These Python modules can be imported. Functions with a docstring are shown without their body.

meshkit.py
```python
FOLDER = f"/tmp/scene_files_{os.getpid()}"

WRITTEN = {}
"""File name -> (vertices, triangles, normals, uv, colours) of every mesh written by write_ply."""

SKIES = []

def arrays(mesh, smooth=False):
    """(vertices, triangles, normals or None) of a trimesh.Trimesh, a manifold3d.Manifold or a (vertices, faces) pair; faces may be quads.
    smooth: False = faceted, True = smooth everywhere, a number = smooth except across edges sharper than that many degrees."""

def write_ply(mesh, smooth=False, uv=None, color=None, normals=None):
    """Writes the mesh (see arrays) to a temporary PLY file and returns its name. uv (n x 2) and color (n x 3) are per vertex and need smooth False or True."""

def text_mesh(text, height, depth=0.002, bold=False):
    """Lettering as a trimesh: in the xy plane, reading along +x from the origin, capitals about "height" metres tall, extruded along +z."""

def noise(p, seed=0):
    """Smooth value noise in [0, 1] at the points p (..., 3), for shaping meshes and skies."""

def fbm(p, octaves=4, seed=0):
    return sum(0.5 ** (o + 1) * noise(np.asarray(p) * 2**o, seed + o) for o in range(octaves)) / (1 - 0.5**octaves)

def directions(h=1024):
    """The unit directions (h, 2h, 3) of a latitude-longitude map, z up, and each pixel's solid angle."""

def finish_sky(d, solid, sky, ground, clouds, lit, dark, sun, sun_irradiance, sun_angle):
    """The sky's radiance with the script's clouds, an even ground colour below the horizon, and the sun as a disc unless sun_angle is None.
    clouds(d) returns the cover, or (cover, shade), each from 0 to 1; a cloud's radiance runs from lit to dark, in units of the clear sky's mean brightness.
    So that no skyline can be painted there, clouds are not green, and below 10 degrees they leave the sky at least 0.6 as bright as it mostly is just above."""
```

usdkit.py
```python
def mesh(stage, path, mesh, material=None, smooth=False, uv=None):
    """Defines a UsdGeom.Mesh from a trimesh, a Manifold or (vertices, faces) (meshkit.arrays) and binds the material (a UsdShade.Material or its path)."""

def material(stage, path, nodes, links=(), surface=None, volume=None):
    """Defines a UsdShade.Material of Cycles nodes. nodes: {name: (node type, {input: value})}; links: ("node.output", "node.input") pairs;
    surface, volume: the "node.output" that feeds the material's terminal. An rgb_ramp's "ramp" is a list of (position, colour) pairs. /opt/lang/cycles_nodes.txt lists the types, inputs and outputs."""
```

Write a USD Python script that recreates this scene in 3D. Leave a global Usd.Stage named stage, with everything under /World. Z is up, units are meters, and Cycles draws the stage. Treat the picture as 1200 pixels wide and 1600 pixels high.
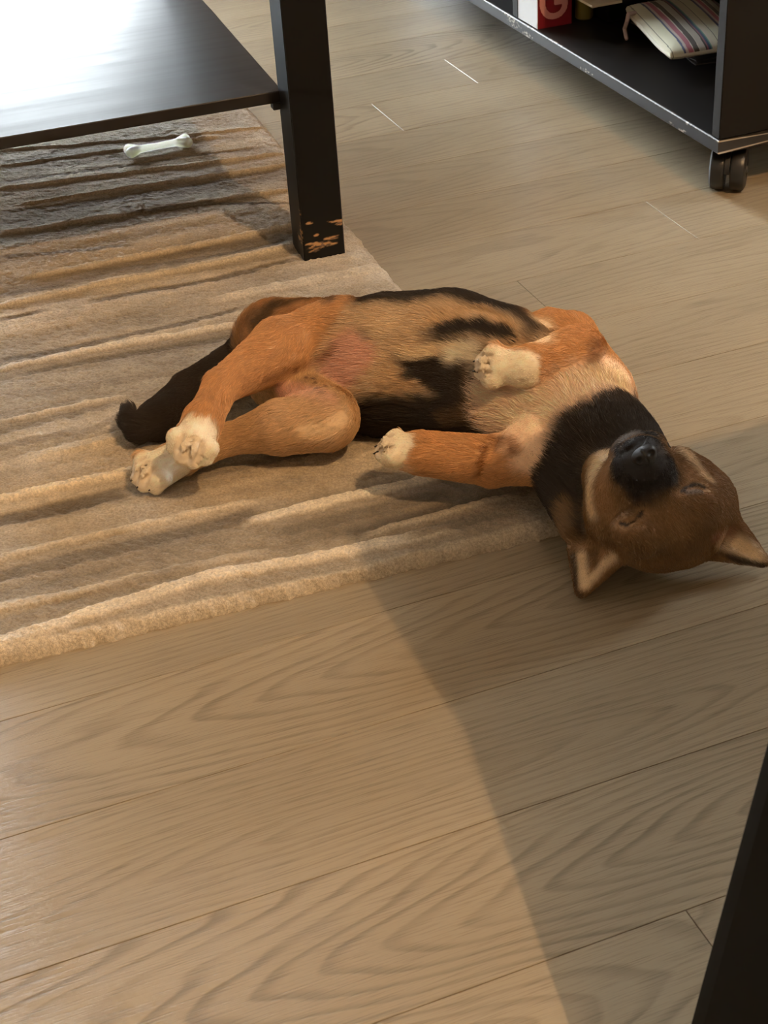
import math, random
import numpy as np
import trimesh
import manifold3d as m3
import usdkit, meshkit
from pxr import Usd, UsdGeom, UsdLux, UsdShade, Gf, Sdf, Vt

stage = Usd.Stage.CreateInMemory()
UsdGeom.Xform.Define(stage, '/World')
UsdGeom.Scope.Define(stage, '/World/Looks')
T = Sdf.ValueTypeNames

# ------------------------------------------------------------------ camera
F = 2464.89                                   # focal length in pixels of the 1200 x 1600 frame
M = np.array([[0.92926975, -0.36474408, -0.05847639],      # world axes in camera axes (right, down, forward)
              [-0.24968856, -0.50353594, -0.82710772],
              [0.27223769, 0.78320707, -0.55899314]])
CAM = np.array([0.0, 0.0, 0.8])
cam = UsdGeom.Camera.Define(stage, '/World/camera')
cam.CreateHorizontalApertureAttr(36.0)
cam.CreateVerticalApertureAttr(48.0)
cam.CreateFocalLengthAttr(F / 1200 * 36.0)
cam.CreateClippingRangeAttr(Gf.Vec2f(0.05, 100.0))
cam.CreateFStopAttr(31.0)
cam.CreateFocusDistanceAttr(1.5)
cam.CreateExposureAttr(-1.27)
mm = np.eye(4)
mm[0, :3], mm[1, :3], mm[2, :3], mm[3, :3] = M[0], -M[1], -M[2], CAM
UsdGeom.Xformable(cam).AddTransformOp().Set(Gf.Matrix4d(*mm.ravel().tolist()))

# ------------------------------------------------------------------ daylight outside the windows, and the lamp over the dining table
sky = UsdLux.DomeLight.Define(stage, '/World/sky')
sky.CreateIntensityAttr(28.0)
sky.CreateColorAttr(Gf.Vec3f(0.87, 0.95, 1.0))
LAMP = np.array([0.96, -0.25, 2.42])
LAMP_RADIANCE = 58000.0
LAMP_COLOR = (1.0, 0.63, 0.32)


def at(u, v, z=0.0):
    """The point at height z that lies on the sight line of a measured point of the photograph."""
    d = M.T @ np.array([(u - 600) / F, (v - 800) / F, 1.0])
    return CAM + (z - CAM[2]) / d[2] * d


def depth_of(p):
    return (np.asarray(p) - CAM) @ M[2]


# ------------------------------------------------------------------ helpers
used = {}


def numbered(path):
    n = used.get(path, 0)
    used[path] = n + 1
    return path if n == 0 else f'{path}_{n:03d}'


def keys(prim, label=None, category=None, group=None, kind=None):
    for k, v in (('label', label), ('category', category), ('group', group), ('kind', kind)):
        if v:
            prim.SetCustomDataByKey(k, v)


def thing(name, label=None, category=None, loc=(0, 0, 0), rz=0.0, kind=None, group=None):
    x = UsdGeom.Xform.Define(stage, numbered('/World/' + name))
    x.AddTranslateOp().Set(Gf.Vec3d(*map(float, loc)))
    if rz:
        x.AddRotateZOp().Set(float(rz))
    keys(x.GetPrim(), label, category, group, kind)
    return x.GetPrim()


def obj(name, mesh, material, parent=None, smooth=False, color=None, label=None, loc=None, kind=None):
    path = numbered((str(parent.GetPath()) if parent else '/World') + '/' + name)
    m = usdkit.mesh(stage, path, mesh, material, smooth=smooth)
    if loc is not None:
        UsdGeom.Xformable(m).AddTranslateOp().Set(Gf.Vec3d(*map(float, loc)))
    if color is not None:
        UsdGeom.PrimvarsAPI(m).CreatePrimvar('tint', T.Color3fArray, 'vertex').Set(Vt.Vec3fArray.FromNumpy(np.asarray(color, np.float32)))
    keys(m.GetPrim(), label, None, None, kind)
    return m.GetPrim()


def srgb(r, g, b):
    c = np.array([r, g, b], float) / 255
    return np.where(c <= 0.04045, c / 12.92, ((c + 0.055) / 1.055) ** 2.4)


def box(x0, x1, y0, y1, z0, z1, bevel=0.0):
    """A box with chamfered edges."""
    if bevel <= 0:
        m = trimesh.creation.box([x1 - x0, y1 - y0, z1 - z0])
        m.apply_translation([(x0 + x1) / 2, (y0 + y1) / 2, (z0 + z1) / 2])
        return m
    b, pts = bevel, []
    for x, sx in ((x0, 1), (x1, -1)):
        for y, sy in ((y0, 1), (y1, -1)):
            for z, sz in ((z0, 1), (z1, -1)):
                pts += [(x + b * sx, y + b * sy, z), (x + b * sx, y, z + b * sz), (x, y + b * sy, z + b * sz)]
    return trimesh.convex.convex_hull(np.array(pts))


def rounded(x0, x1, y0, y1, z0, z1, r, n=20):
    s = m3.Manifold.sphere(r, n)
    return m3.Manifold.batch_hull([s.translate((x, y, z)) for x in (x0 + r, x1 - r) for y in (y0 + r, y1 - r) for z in (z0 + r, z1 - r)])


def tri(m):
    v, f, _ = meshkit.arrays(m)
    return trimesh.Trimesh(v, f, process=False)


def lathe(profile, n=32):
    return trimesh.creation.revolve(np.array(profile, float), sections=n)


def tube(points, r, n=10):
    s = m3.Manifold.sphere(r, n)
    p = [s.translate(tuple(map(float, q))) for q in points]
    return m3.Manifold.batch_boolean([m3.Manifold.batch_hull([a, b]) for a, b in zip(p, p[1:])], m3.OpType.Add)


def grid_faces(nu, nv):
    i, j = np.meshgrid(np.arange(nu - 1), np.arange(nv - 1), indexing='ij')
    a = i * nv + j
    return np.stack([a, a + nv, a + nv + 1, a + 1], -1).reshape(-1, 4)


def mat(name, nodes, links=(), surface='p.BSDF'):
    return usdkit.material(stage, '/World/Looks/' + name, nodes, links, surface=surface)


def plain(name, color, rough=0.5, **kw):
    return mat(name, {'p': ('principled_bsdf', {'base_color': tuple(map(float, color)), 'roughness': rough, **kw})})


# ------------------------------------------------------------------ materials
def oak(k, ox, oy, tilt, tone, rings=0.45):
    """Oiled oak: growth rings cut by the plank (cathedrals), fine pores along the grain. Plank-local coordinates."""
    base, dark = np.array([0.312, 0.256, 0.176]) * tone, np.array([0.18, 0.143, 0.096]) * tone
    nodes = {
        'tc': ('texture_coordinate', {}),
        'm0': ('mapping', {'location': (ox, oy, 0.0), 'scale': (1, 1, 1)}),
        'nwv': ('vector_math', {'math_type': 'multiply', 'vector2': (2.2, 15.0, 1.0)}),
        'nw': ('noise_texture', {'scale': 1.0, 'detail': 2.0, 'roughness': 0.5}),
        'nws': ('math', {'math_type': 'multiply_add', 'value2': 0.044, 'value3': -0.022}),
        'rv': ('vector_math', {'math_type': 'multiply', 'vector2': (tilt, 1.0, 0.0)}),
        'len': ('vector_math', {'math_type': 'length'}),
        'sum': ('math', {'math_type': 'add'}),
        'fr': ('math', {'math_type': 'multiply', 'value2': 135.0}),
        'fq': ('math', {'math_type': 'fraction'}),
        'ring': ('rgb_ramp', {'ramp': [(0.0, (0.0, 0, 0)), (0.5, (0.05, 0, 0)), (0.74, (0.8, 0, 0)), (0.88, (1.0, 0, 0)), (1.0, (0.0, 0, 0))]}),
        'ringr': ('separate_color', {}),
        'pv': ('vector_math', {'math_type': 'multiply', 'vector2': (22.0, 900.0, 1.0)}),
        'pn': ('noise_texture', {'scale': 1.0, 'detail': 3.0, 'roughness': 0.65}),
        'pr': ('map_range', {'from_min': 0.50, 'from_max': 0.68, 'to_min': 0.0, 'to_max': 1.0, 'clamp': True}),
        'bv': ('vector_math', {'math_type': 'multiply', 'vector2': (5.0, 30.0, 1.0)}),
        'bn': ('noise_texture', {'scale': 1.0, 'detail': 3.0}),
        'br': ('map_range', {'from_min': 0.3, 'from_max': 0.7, 'to_min': 0.2 * rings, 'to_max': 0.95 * rings, 'clamp': True}),
        'rm': ('math', {'math_type': 'multiply'}),
        'add': ('math', {'math_type': 'add', 'use_clamp': True}),
        'half': ('math', {'math_type': 'multiply', 'value2': 0.6}),
        'col': ('mix', {'color1': tuple(base), 'color2': tuple(dark)}),
        'lp': ('vector_math', {'math_type': 'multiply', 'vector2': (2.2, 6.0, 1.0)}),
        'ln': ('noise_texture', {'scale': 1.0, 'detail': 2.0}),
        'lr': ('map_range', {'from_min': 0.3, 'from_max': 0.7, 'to_min': 0.9, 'to_max': 1.1, 'clamp': True}),
        'lm': ('mix', {'mix_type': 'multiply', 'fac': 1.0}),
        'lc': ('combine_color', {}),
        'b': ('bump', {'strength': 0.22, 'distance': 0.0006, 'invert': True}),
        'p': ('principled_bsdf', {'roughness': 0.23, 'specular_ior_level': 0.42}),
    }
    links = [('tc.object', 'm0.vector'), ('m0.vector', 'nwv.vector1'), ('nwv.vector', 'nw.vector'), ('nw.fac', 'nws.value1'),
             ('m0.vector', 'rv.vector1'), ('rv.vector', 'len.vector1'), ('len.value', 'sum.value1'), ('nws.value', 'sum.value2'),
             ('sum.value', 'fr.value1'), ('fr.value', 'fq.value1'), ('fq.value', 'ring.fac'), ('ring.color', 'ringr.color'),
             ('m0.vector', 'pv.vector1'), ('pv.vector', 'pn.vector'), ('pn.fac', 'pr.value'),
             ('m0.vector', 'bv.vector1'), ('bv.vector', 'bn.vector'), ('bn.fac', 'br.value'),
             ('ringr.r', 'rm.value1'), ('br.result', 'rm.value2'), ('rm.value', 'add.value1'), ('pr.result', 'half.value1'), ('half.value', 'add.value2'),
             ('add.value', 'col.fac'), ('m0.vector', 'lp.vector1'), ('lp.vector', 'ln.vector'), ('ln.fac', 'lr.value'),
             ('lr.result', 'lc.r'), ('lr.result', 'lc.g'), ('lr.result', 'lc.b'), ('col.color', 'lm.color1'), ('lc.color', 'lm.color2'), ('lm.color', 'p.base_color'),
             ('add.value', 'b.height'), ('b.normal', 'p.normal')]
    return mat(f'oak_{k}', nodes, links)


rnd = random.Random(4)
OAK = [oak(0, -0.22, 0.004, 0.15, 1.0, 1.0), oak(1, 0.95, -0.02, 0.05, 0.97), oak(2, -0.30, -0.012, 0.12, 1.02, 0.8), oak(3, 2.1, -0.055, 0.03, 0.95), oak(4, 0.45, 0.06, 0.04, 1.0), oak(5, 0.12, 0.02, 0.10, 0.99, 0.6)]
WHITE = plain('wall_paint', (0.72, 0.69, 0.63), 0.8)
CEIL = plain('ceiling_paint', (0.78, 0.76, 0.72), 0.9)
TRIM = plain('trim_paint', (0.8, 0.79, 0.76), 0.4)
SUB = plain('subfloor', (0.045, 0.03, 0.02), 0.9)
STAIN = mat('black_brown_stain', {
    'tc': ('texture_coordinate', {}), 'mp': ('mapping', {'scale': (4.0, 70.0, 70.0)}), 'n': ('noise_texture', {'scale': 1.0, 'detail': 4.0}),
    'c': ('rgb_ramp', {'ramp': [(0.3, (0.007, 0.0055, 0.005)), (0.7, (0.015, 0.012, 0.011))]}), 'r': ('map_range', {'to_min': 0.3, 'to_max': 0.5}),
    'b': ('bump', {'strength': 0.12, 'distance': 0.0006}), 'p': ('principled_bsdf', {})},
    [('tc.object', 'mp.vector'), ('mp.vector', 'n.vector'), ('n.fac', 'c.fac'), ('c.color', 'p.base_color'), ('n.fac', 'r.value'), ('r.result', 'p.roughness'), ('n.fac', 'b.height'), ('b.normal', 'p.normal')])
WORN = mat('worn_black_paint', {'a': ('attribute', {'attribute': 'tint'}), 'p': ('principled_bsdf', {'roughness': 0.4, 'specular_ior_level': 0.22})}, [('a.color', 'p.base_color')])
LAMINATE = mat('black_laminate', {
    'tc': ('texture_coordinate', {}), 'n': ('noise_texture', {'scale': 220.0, 'detail': 3.0}), 'b': ('bump', {'strength': 0.1, 'distance': 0.0004}),
    'p': ('principled_bsdf', {'base_color': (0.0055, 0.0045, 0.004), 'roughness': 0.5, 'specular_ior_level': 0.22})}, [('tc.object', 'n.vector'), ('n.fac', 'b.height'), ('b.normal', 'p.normal')])
PLASTIC = plain('castor_plastic', (0.008, 0.008, 0.0085), 0.38)
PLASTIC_GREY = plain('castor_hub', (0.05, 0.05, 0.05), 0.45)
METAL = plain('steel', (0.5, 0.5, 0.5), 0.35, metallic=1.0)
LEATHER = plain('black_table_paint', (0.002, 0.002, 0.002), 0.55, specular_ior_level=0.14)
TINT = mat('tinted', {'a': ('attribute', {'attribute': 'tint'}), 'p': ('principled_bsdf', {'roughness': 0.7})}, [('a.color', 'p.base_color')])
FABRIC = mat('striped_fabric', {'a': ('attribute', {'attribute': 'tint'}), 'tc': ('texture_coordinate', {}), 'n': ('noise_texture', {'scale': 900.0, 'detail': 2.0}),
                                'b': ('bump', {'strength': 0.25, 'distance': 0.0005}), 'p': ('principled_bsdf', {'roughness': 0.85, 'sheen_weight': 0.2})},
             [('a.color', 'p.base_color'), ('tc.object', 'n.vector'), ('n.fac', 'b.height'), ('b.normal', 'p.normal')])
RUGM = mat('rug_pile', {'a': ('attribute', {'attribute': 'tint'}), 'g': ('geometry', {}), 'n': ('noise_texture', {'scale': 420.0, 'detail': 3.0, 'roughness': 0.7}),
                        'r': ('map_range', {'from_min': 0.25, 'from_max': 0.75, 'to_min': 0.60, 'to_max': 1.36}), 'cc': ('combine_color', {}), 'x': ('mix', {'mix_type': 'multiply', 'fac': 1.0}),
                        'b': ('bump', {'strength': 0.6, 'distance': 0.002}), 'p': ('principled_bsdf', {'roughness': 0.9, 'specular_ior_level': 0.15, 'sheen_weight': 0.35, 'sheen_roughness': 0.4})},
           [('g.position', 'n.vector'), ('n.fac', 'r.value'), ('r.result', 'cc.r'), ('r.result', 'cc.g'), ('r.result', 'cc.b'), ('a.color', 'x.color1'), ('cc.color', 'x.color2'),
            ('x.color', 'p.base_color'), ('n.fac', 'b.height'), ('b.normal', 'p.normal')])
FIBRE = mat('rug_fibre', {'a': ('attribute', {'attribute': 'tint'}), 'p': ('principled_bsdf', {'roughness': 0.9, 'specular_ior_level': 0.1})}, [('a.color', 'p.base_color')])
SKIN = mat('dog_coat', {'a': ('attribute', {'attribute': 'tint'}), 'p': ('principled_bsdf', {'roughness': 0.75, 'specular_ior_level': 0.25, 'sheen_weight': 0.08})}, [('a.color', 'p.base_color')])
HAIR = mat('dog_fur', {'a': ('attribute', {'attribute': 'tint'}), 'p': ('principled_bsdf', {'roughness': 0.6, 'specular_ior_level': 0.16})}, [('a.color', 'p.base_color')])
NOSEM = mat('nose_leather', {'tc': ('texture_coordinate', {}), 'v': ('voronoi_texture', {'scale': 900.0}), 'b': ('bump', {'strength': 0.25, 'distance': 0.0004}),
                             'p': ('principled_bsdf', {'base_color': (0.009, 0.0085, 0.009), 'roughness': 0.48, 'specular_ior_level': 0.35})}, [('tc.object', 'v.vector'), ('v.distance', 'b.height'), ('b.normal', 'p.normal')])
CLAW = plain('claw', (0.012, 0.010, 0.009), 0.35)
BONEM = plain('bone_nylon', (0.88, 0.93, 0.52), 0.3, subsurface_weight=0.8, subsurface_scale=0.02, subsurface_radius=(1.0, 1.0, 0.6))
GLASS = mat('pane_glass', {'f': ('fresnel', {'IOR': 1.45}), 't': ('transparent_bsdf', {}), 'g': ('glossy_bsdf', {'roughness': 0.02, 'color': (1, 1, 1)}), 'm': ('mix_closure', {})},
            [('f.fac', 'm.fac'), ('t.BSDF', 'm.closure1'), ('g.BSDF', 'm.closure2')], surface='m.closure')

# ------------------------------------------------------------------ the room
X0, X1, Y0, Y1, ZC = -2.3, 2.9, -2.4, 4.5, 2.5
PW, SEAM0 = 0.1272, 0.6024                    # plank width; the y of one seam
floor = thing('floor', kind='structure')
obj('subfloor', box(X0, X1, Y0, Y1, -0.03, -0.013), SUB, floor)
k0, k1 = math.floor((Y0 - SEAM0) / PW), math.ceil((Y1 - SEAM0) / PW)
joints = {-1: 0.3974, 7: 0.937, 6: None, 11: 0.765, 12: 0.937}
px_j = at(838, 466)
joints[math.floor((px_j[1] - SEAM0) / PW)] = px_j[0]
for k in range(k0, k1):
    y0, y1 = SEAM0 + k * PW, SEAM0 + (k + 1) * PW
    j = joints.get(k)
    if j is None:
        j = -0.45 - 0.5 * rnd.random()
    cuts = [X0] + sorted(c for c in (j - 1.95, j, j + 1.95) if X0 + 0.15 < c < X1 - 0.15) + [X1]
    if k not in joints:
        cuts = [X0] + sorted(c for c in (j, j + 2.2 + 0.15 * rnd.random()) if X0 + 0.15 < c < X1 - 0.15) + [X1]
    for c0, c1 in zip(cuts, cuts[1:]):
        lx, ly = (c1 - c0) / 2 - 0.0003, (y1 - y0) / 2 - 0.00025
        which = {0: 0, 1: 5, 2: 2, 3: 1}.get(k, rnd.randrange(6)) if c0 < 0.5 < c1 else rnd.randrange(6)
        ctr = ((c0 + c1) / 2, (y0 + y1) / 2, 0.0)
        shift = ctr[0] - 0.35 if k in (0, 1, 2, 3) and c0 < 0.5 < c1 else 0.0
        b = box(-lx + shift, lx + shift, -ly, ly, -0.012, 0.0, 0.00032)
        obj('plank', b, OAK[which], floor, loc=(ctr[0] - shift, ctr[1], 0.0))
ceiling = obj('ceiling', box(X0, X1, Y0, Y1, ZC, ZC + 0.1), CEIL)
keys(ceiling, kind='structure')
for nm, b in (('wall_left', box(X0 - 0.1, X0, Y0, Y1, -0.03, ZC)), ('wall_front', box(X0, X1, Y0 - 0.1, Y0, -0.03, ZC))):
    keys(obj(nm, b, WHITE), kind='structure')
SIDE = (1.05, 1.6, 1.1, 1.9)                   # a window in the right wall, behind the cabinet's side of the room
wr = m3.Manifold.cube((0.14, Y1 - Y0, ZC + 0.03)).translate((X1, Y0, -0.03)) - m3.Manifold.cube((0.4, SIDE[1] - SIDE[0], SIDE[3] - SIDE[2])).translate((X1 - 0.1, SIDE[0], SIDE[2]))
keys(obj('wall_right', tri(wr), WHITE), kind='structure')
w = thing('window_4', kind='structure', loc=(X1 + 0.05, SIDE[0], SIDE[2]))
sw, sh = SIDE[1] - SIDE[0], SIDE[3] - SIDE[2]
obj('window_frame', tri(m3.Manifold.cube((0.05, sw, sh)) - m3.Manifold.cube((0.2, sw - 0.08, sh - 0.08)).translate((-0.1, 0.04, 0.04))), TRIM, w)
obj('pane', box(0.022, 0.026, 0.04, sw - 0.04, 0.04, sh - 0.04), GLASS, w)
# far wall with a wide window and two narrow side lights
openings = [(-0.85, 0.92, 0.35, 2.2), (1.79, 1.97, 0.1, 1.35), (2.06, 2.22, 0.1, 1.65)]
wall = m3.Manifold.cube((X1 - X0, 0.14, ZC + 0.03)).translate((X0, Y1, -0.03))
for x0, x1, z0, z1 in openings:
    wall -= m3.Manifold.cube((x1 - x0, 0.4, z1 - z0)).translate((x0, Y1 - 0.1, z0))
keys(obj('wall_back', tri(wall), WHITE), kind='structure')
for n, (x0, x1, z0, z1) in enumerate(openings):
    w = thing(f'window_{n + 1}', kind='structure', loc=((x0 + x1) / 2, Y1 + 0.05, z0))
    hw, h, t = (x1 - x0) / 2, z1 - z0, 0.035
    fr = m3.Manifold.cube((2 * hw, 0.05, h)).translate((-hw, 0, 0))
    nx = 3 if n == 0 else 1
    pw = (2 * hw - t * (nx + 1)) / nx
    for i in range(nx):
        fr -= m3.Manifold.cube((pw, 0.2, h - 2 * t)).translate((-hw + t + i * (pw + t), -0.1, t))
    obj('window_frame', tri(fr), TRIM, w)
    for i in range(nx):
        a = -hw + t + i * (pw + t)
        obj('pane', box(a, a + pw, 0.022, 0.026, t, h - t), GLASS, w)
for nm, b in (('baseboard_left', box(X0, X0 + 0.015, Y0, Y1, 0, 0.1, 0.003)), ('baseboard_right', box(X1 - 0.015, X1, Y0, Y1, 0, 0.1, 0.003)), ('baseboard_back', box(X0, X1, Y1 - 0.015, Y1, 0, 0.095, 0.003))):
    keys(obj(nm, b, TRIM), kind='structure')

# ------------------------------------------------------------------ rug
RC = np.array([0.549, 1.0155])
E1, E2 = np.array([-0.9977, 0.0672]), np.array([0.0393, 0.9992])      # along the near edge to the left; along the side edge away
Einv = np.linalg.inv(np.stack([E1, E2], 1))


def rug_uv(p):
    return (np.asarray(p)[..., :2] - RC) @ Einv.T


def st(z, w, pts, c, h):                       # a stripe: measured points of its centre line, half width in mm, tone, relief
    q = np.array([rug_uv(at(u, v, 0.014)) for u, v in pts])
    o = np.argsort(q[:, 0])
    return q[o, 0], q[o, 1], w / 1000, c, h


STRIPES = [st(0, w, p, c, h) for w, p, c, h in (
    (4.5, [(0, 576), (181, 541), (377, 506)], 0.75, 1.0),
    (5.0, [(0, 479), (181, 441), (340, 411), (459, 384)], 0.65, 1.0),
    (4.5, [(43, 432), (256, 395), (459, 352)], 0.6, 1.0),
    (4.5, [(0, 365), (213, 333), (453, 296)], 0.5, 1.0),
    (3.0, [(32, 320), (373, 269), (450, 256)], 0.4, 0.8),
    (3.5, [(0, 296), (443, 240)], 0.5, 1.0),
    (3.0, [(0, 259), (192, 235), (330, 215)], 0.35, 0.9),
    (3.0, [(0, 237), (410, 200)], 0.3, 0.8),
    (3.0, [(0, 660), (93, 640), (190, 618)], 0.6, 0.8),
    (8.0, [(60, 712), (186, 681), (240, 670)], 0.45, 0.9),
    (5.5, [(0, 782), (207, 735), (300, 712)], 0.8, 1.0),
    (4.0, [(0, 872), (196, 825), (310, 800), (390, 785)], 0.5, 0.8),
    (6.5, [(393, 813), (500, 786), (640, 755), (690, 742)], 1.0, 1.1),
    (6.0, [(0, 948), (180, 910), (362, 872), (420, 862)], 0.4, 0.6),
    (4.5, [(575, 838), (640, 817), (760, 785), (800, 775)], 0.7, 1.0),
    (7.0, [(60, 985), (170, 950), (310, 908), (470, 877), (620, 846), (700, 828)], 0.85, 1.0),
    (9.0, [(0, 1018), (150, 985), (300, 950), (450, 917), (560, 893)], 0.75, 0.5),
    (7.0, [(500, 905), (620, 875), (750, 845), (860, 815)], 0.2, 0.3),
    (11., [(150, 452), (330, 430), (470, 405), (560, 400)], 0.4, 0.3),
    (9.0, [(330, 470), (440, 448), (600, 415)], 0.5, 0.5),
    # darker bands
    (5.0, [(0, 400), (120, 390), (200, 383)], -0.7, 0.0),
    (7.0, [(0, 460), (100, 445)], -0.6, 0.0),
    (4.0, [(0, 500), (70, 486)], -0.8, -0.2),
    (5.0, [(150, 470), (220, 455), (330, 437), (440, 412), (459, 408)], -0.7, -0.3),
    (6.0, [(150, 422), (260, 411), (400, 388)], -0.5, 0.0),
    (5.0, [(330, 400), (460, 372)], -0.7, -0.2),
    (5.0, [(0, 562), (130, 540), (240, 515), (380, 480)], -0.7, -0.2),
    (5.0, [(30, 585), (150, 560), (380, 522)], -0.6, -0.3),
    (8.0, [(0, 620), (150, 600), (260, 580), (370, 545)], -0.25, 0.0),
    (6.0, [(0, 675), (100, 650), (180, 630)], -0.45, -0.2),
    (6.0, [(100, 690), (210, 640)], -0.2, 0.0),
    (10., [(0, 815), (130, 782), (200, 765)], -0.75, -0.4),
    (6.0, [(0, 700), (120, 672)], -0.35, 0.0),
    (9.0, [(60, 885), (200, 850), (330, 820), (400, 797)], -0.6, -0.2),
    (8.0, [(290, 745), (400, 722), (560, 685), (640, 690)], -0.45, -0.2),
    (8.0, [(430, 830), (600, 790), (700, 768)], -0.55, -0.3),
    (7.0, [(560, 745), (640, 725), (720, 760)], -0.5, -0.2),
    (10., [(30, 970), (170, 925), (310, 885)], -0.35, -0.1),
    (8.0, [(640, 838), (700, 822), (800, 795)], -0.5, -0.2),
    (5.0, [(0, 332), (150, 312), (300, 290), (440, 262)], -0.5, -0.2),
    (4.0, [(200, 335), (330, 318), (456, 318)], -0.7, -0.2),
    (4.0, [(60, 330), (230, 305)], -0.5, -0.2),
    (4.0, [(0, 285), (200, 258), (400, 232)], -0.45, -0.2),
)]


def axis(lo, hi, fine_lo, fine_hi, step, coarse):
    return np.r_[np.arange(lo, fine_lo, coarse), np.arange(fine_lo, fine_hi, step), np.arange(fine_hi, hi + 1e-6, coarse)]


us = axis(0.0, 1.75, 0.0, 0.62, 0.0021, 0.02)
vs = axis(0.0, 1.95, 0.0, 1.28, 0.0021, 0.02)
U, V = np.meshgrid(us, vs, indexing='ij')
P3 = lambda a, b, c=0.0: np.stack([a, b, np.full_like(a, c)], -1)
wob = (meshkit.fbm(P3(U * 9, V * 22), 3, 11) - 0.5) * 0.008 + (meshkit.fbm(P3(U * 60, V * 60), 2, 12) - 0.5) * 0.004
tone = np.zeros_like(U)
rel = np.zeros_like(U)
bands = meshkit.fbm(P3(U * 1.2, (V + wob) * 26), 3, 3)
tone += (bands - 0.5) * 2.0
rel += (bands - 0.5) * 1.2
tone += (meshkit.fbm(P3(U * 7, V * 30), 3, 5) - 0.5) * 1.0
for su, sv, w, c, h in STRIPES:
    pad = 0.012
    c0 = np.interp(U, su, sv)
    a = np.clip((U - su[0] + pad) / (2 * pad), 0, 1) * np.clip((su[-1] + pad - U) / (2 * pad), 0, 1)
    if su[-1] > 0.47:                          # stripes that leave the picture go on
        a = np.clip((U - su[0] + pad) / (2 * pad), 0, 1)
        c0 = np.where(U > su[-1], sv[-1] + (U - su[-1]) * (sv[-1] - sv[-2]) / (su[-1] - su[-2]) * 0.4, c0)
    d = np.abs(V + wob - c0) / w
    e = np.clip((1.35 - d) / 0.6, 0, 1)
    e = e * e * (3 - 2 * e) * a
    tone += (1.25 * c - 0.75 * tone) * e
    rel += h * e
edge = np.minimum(np.minimum(U, V), np.minimum(us[-1] - U, vs[-1] - V))
fall = np.clip(edge / 0.014, 0, 1)
fall = np.sqrt(1 - (1 - fall) ** 2)
tuft = meshkit.fbm(P3(U * 330, V * 330), 2, 21) - 0.5
lump = meshkit.fbm(P3(U * 75, V * 75), 2, 22) - 0.5
Z = (0.0135 + 0.0036 * rel + 0.0024 * tuft + 0.0016 * lump) * (0.12 + 0.88 * fall)
out = (1 - np.clip(edge / 0.02, 0, 1)) * (lump * 0.003 + tuft * 0.004)
XY = RC + U[..., None] * E1 + V[..., None] * E2
XY[..., 1] -= out * (V < 0.03)
XY[..., 0] += out * (U < 0.03)
tone_s = np.clip(0.42 + 0.42 * tone, 0, 1)[..., None]
DARKP, MIDP, LITEP = np.array([0.120, 0.098, 0.072]), np.array([0.41, 0.345, 0.255]), np.array([0.86, 0.775, 0.62])
RC_COL = np.where(tone_s < 0.5, DARKP + (MIDP - DARKP) * tone_s * 2, MIDP + (LITEP - MIDP) * (tone_s * 2 - 1))
cool = np.clip((meshkit.fbm(P3(U * 4, V * 14), 3, 31) - 0.5) * 3, -1, 1)[..., None]
RC_COL = RC_COL * (1 + cool * np.array([-0.05, 0.0, 0.09]))
RC_COL = RC_COL * (0.93 + 0.35 * (tuft + lump)[..., None] + 0.07)
edge_c = (1 - np.clip(edge / 0.03, 0, 1))[..., None] * 0.5
RC_COL = RC_COL * (1 - edge_c) + edge_c * np.array([0.52, 0.46, 0.365])
RC_COL = np.clip(RC_COL, 0.02, 0.85)
Z = np.maximum(Z, 0.0012)
nu, nv = U.shape
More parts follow.
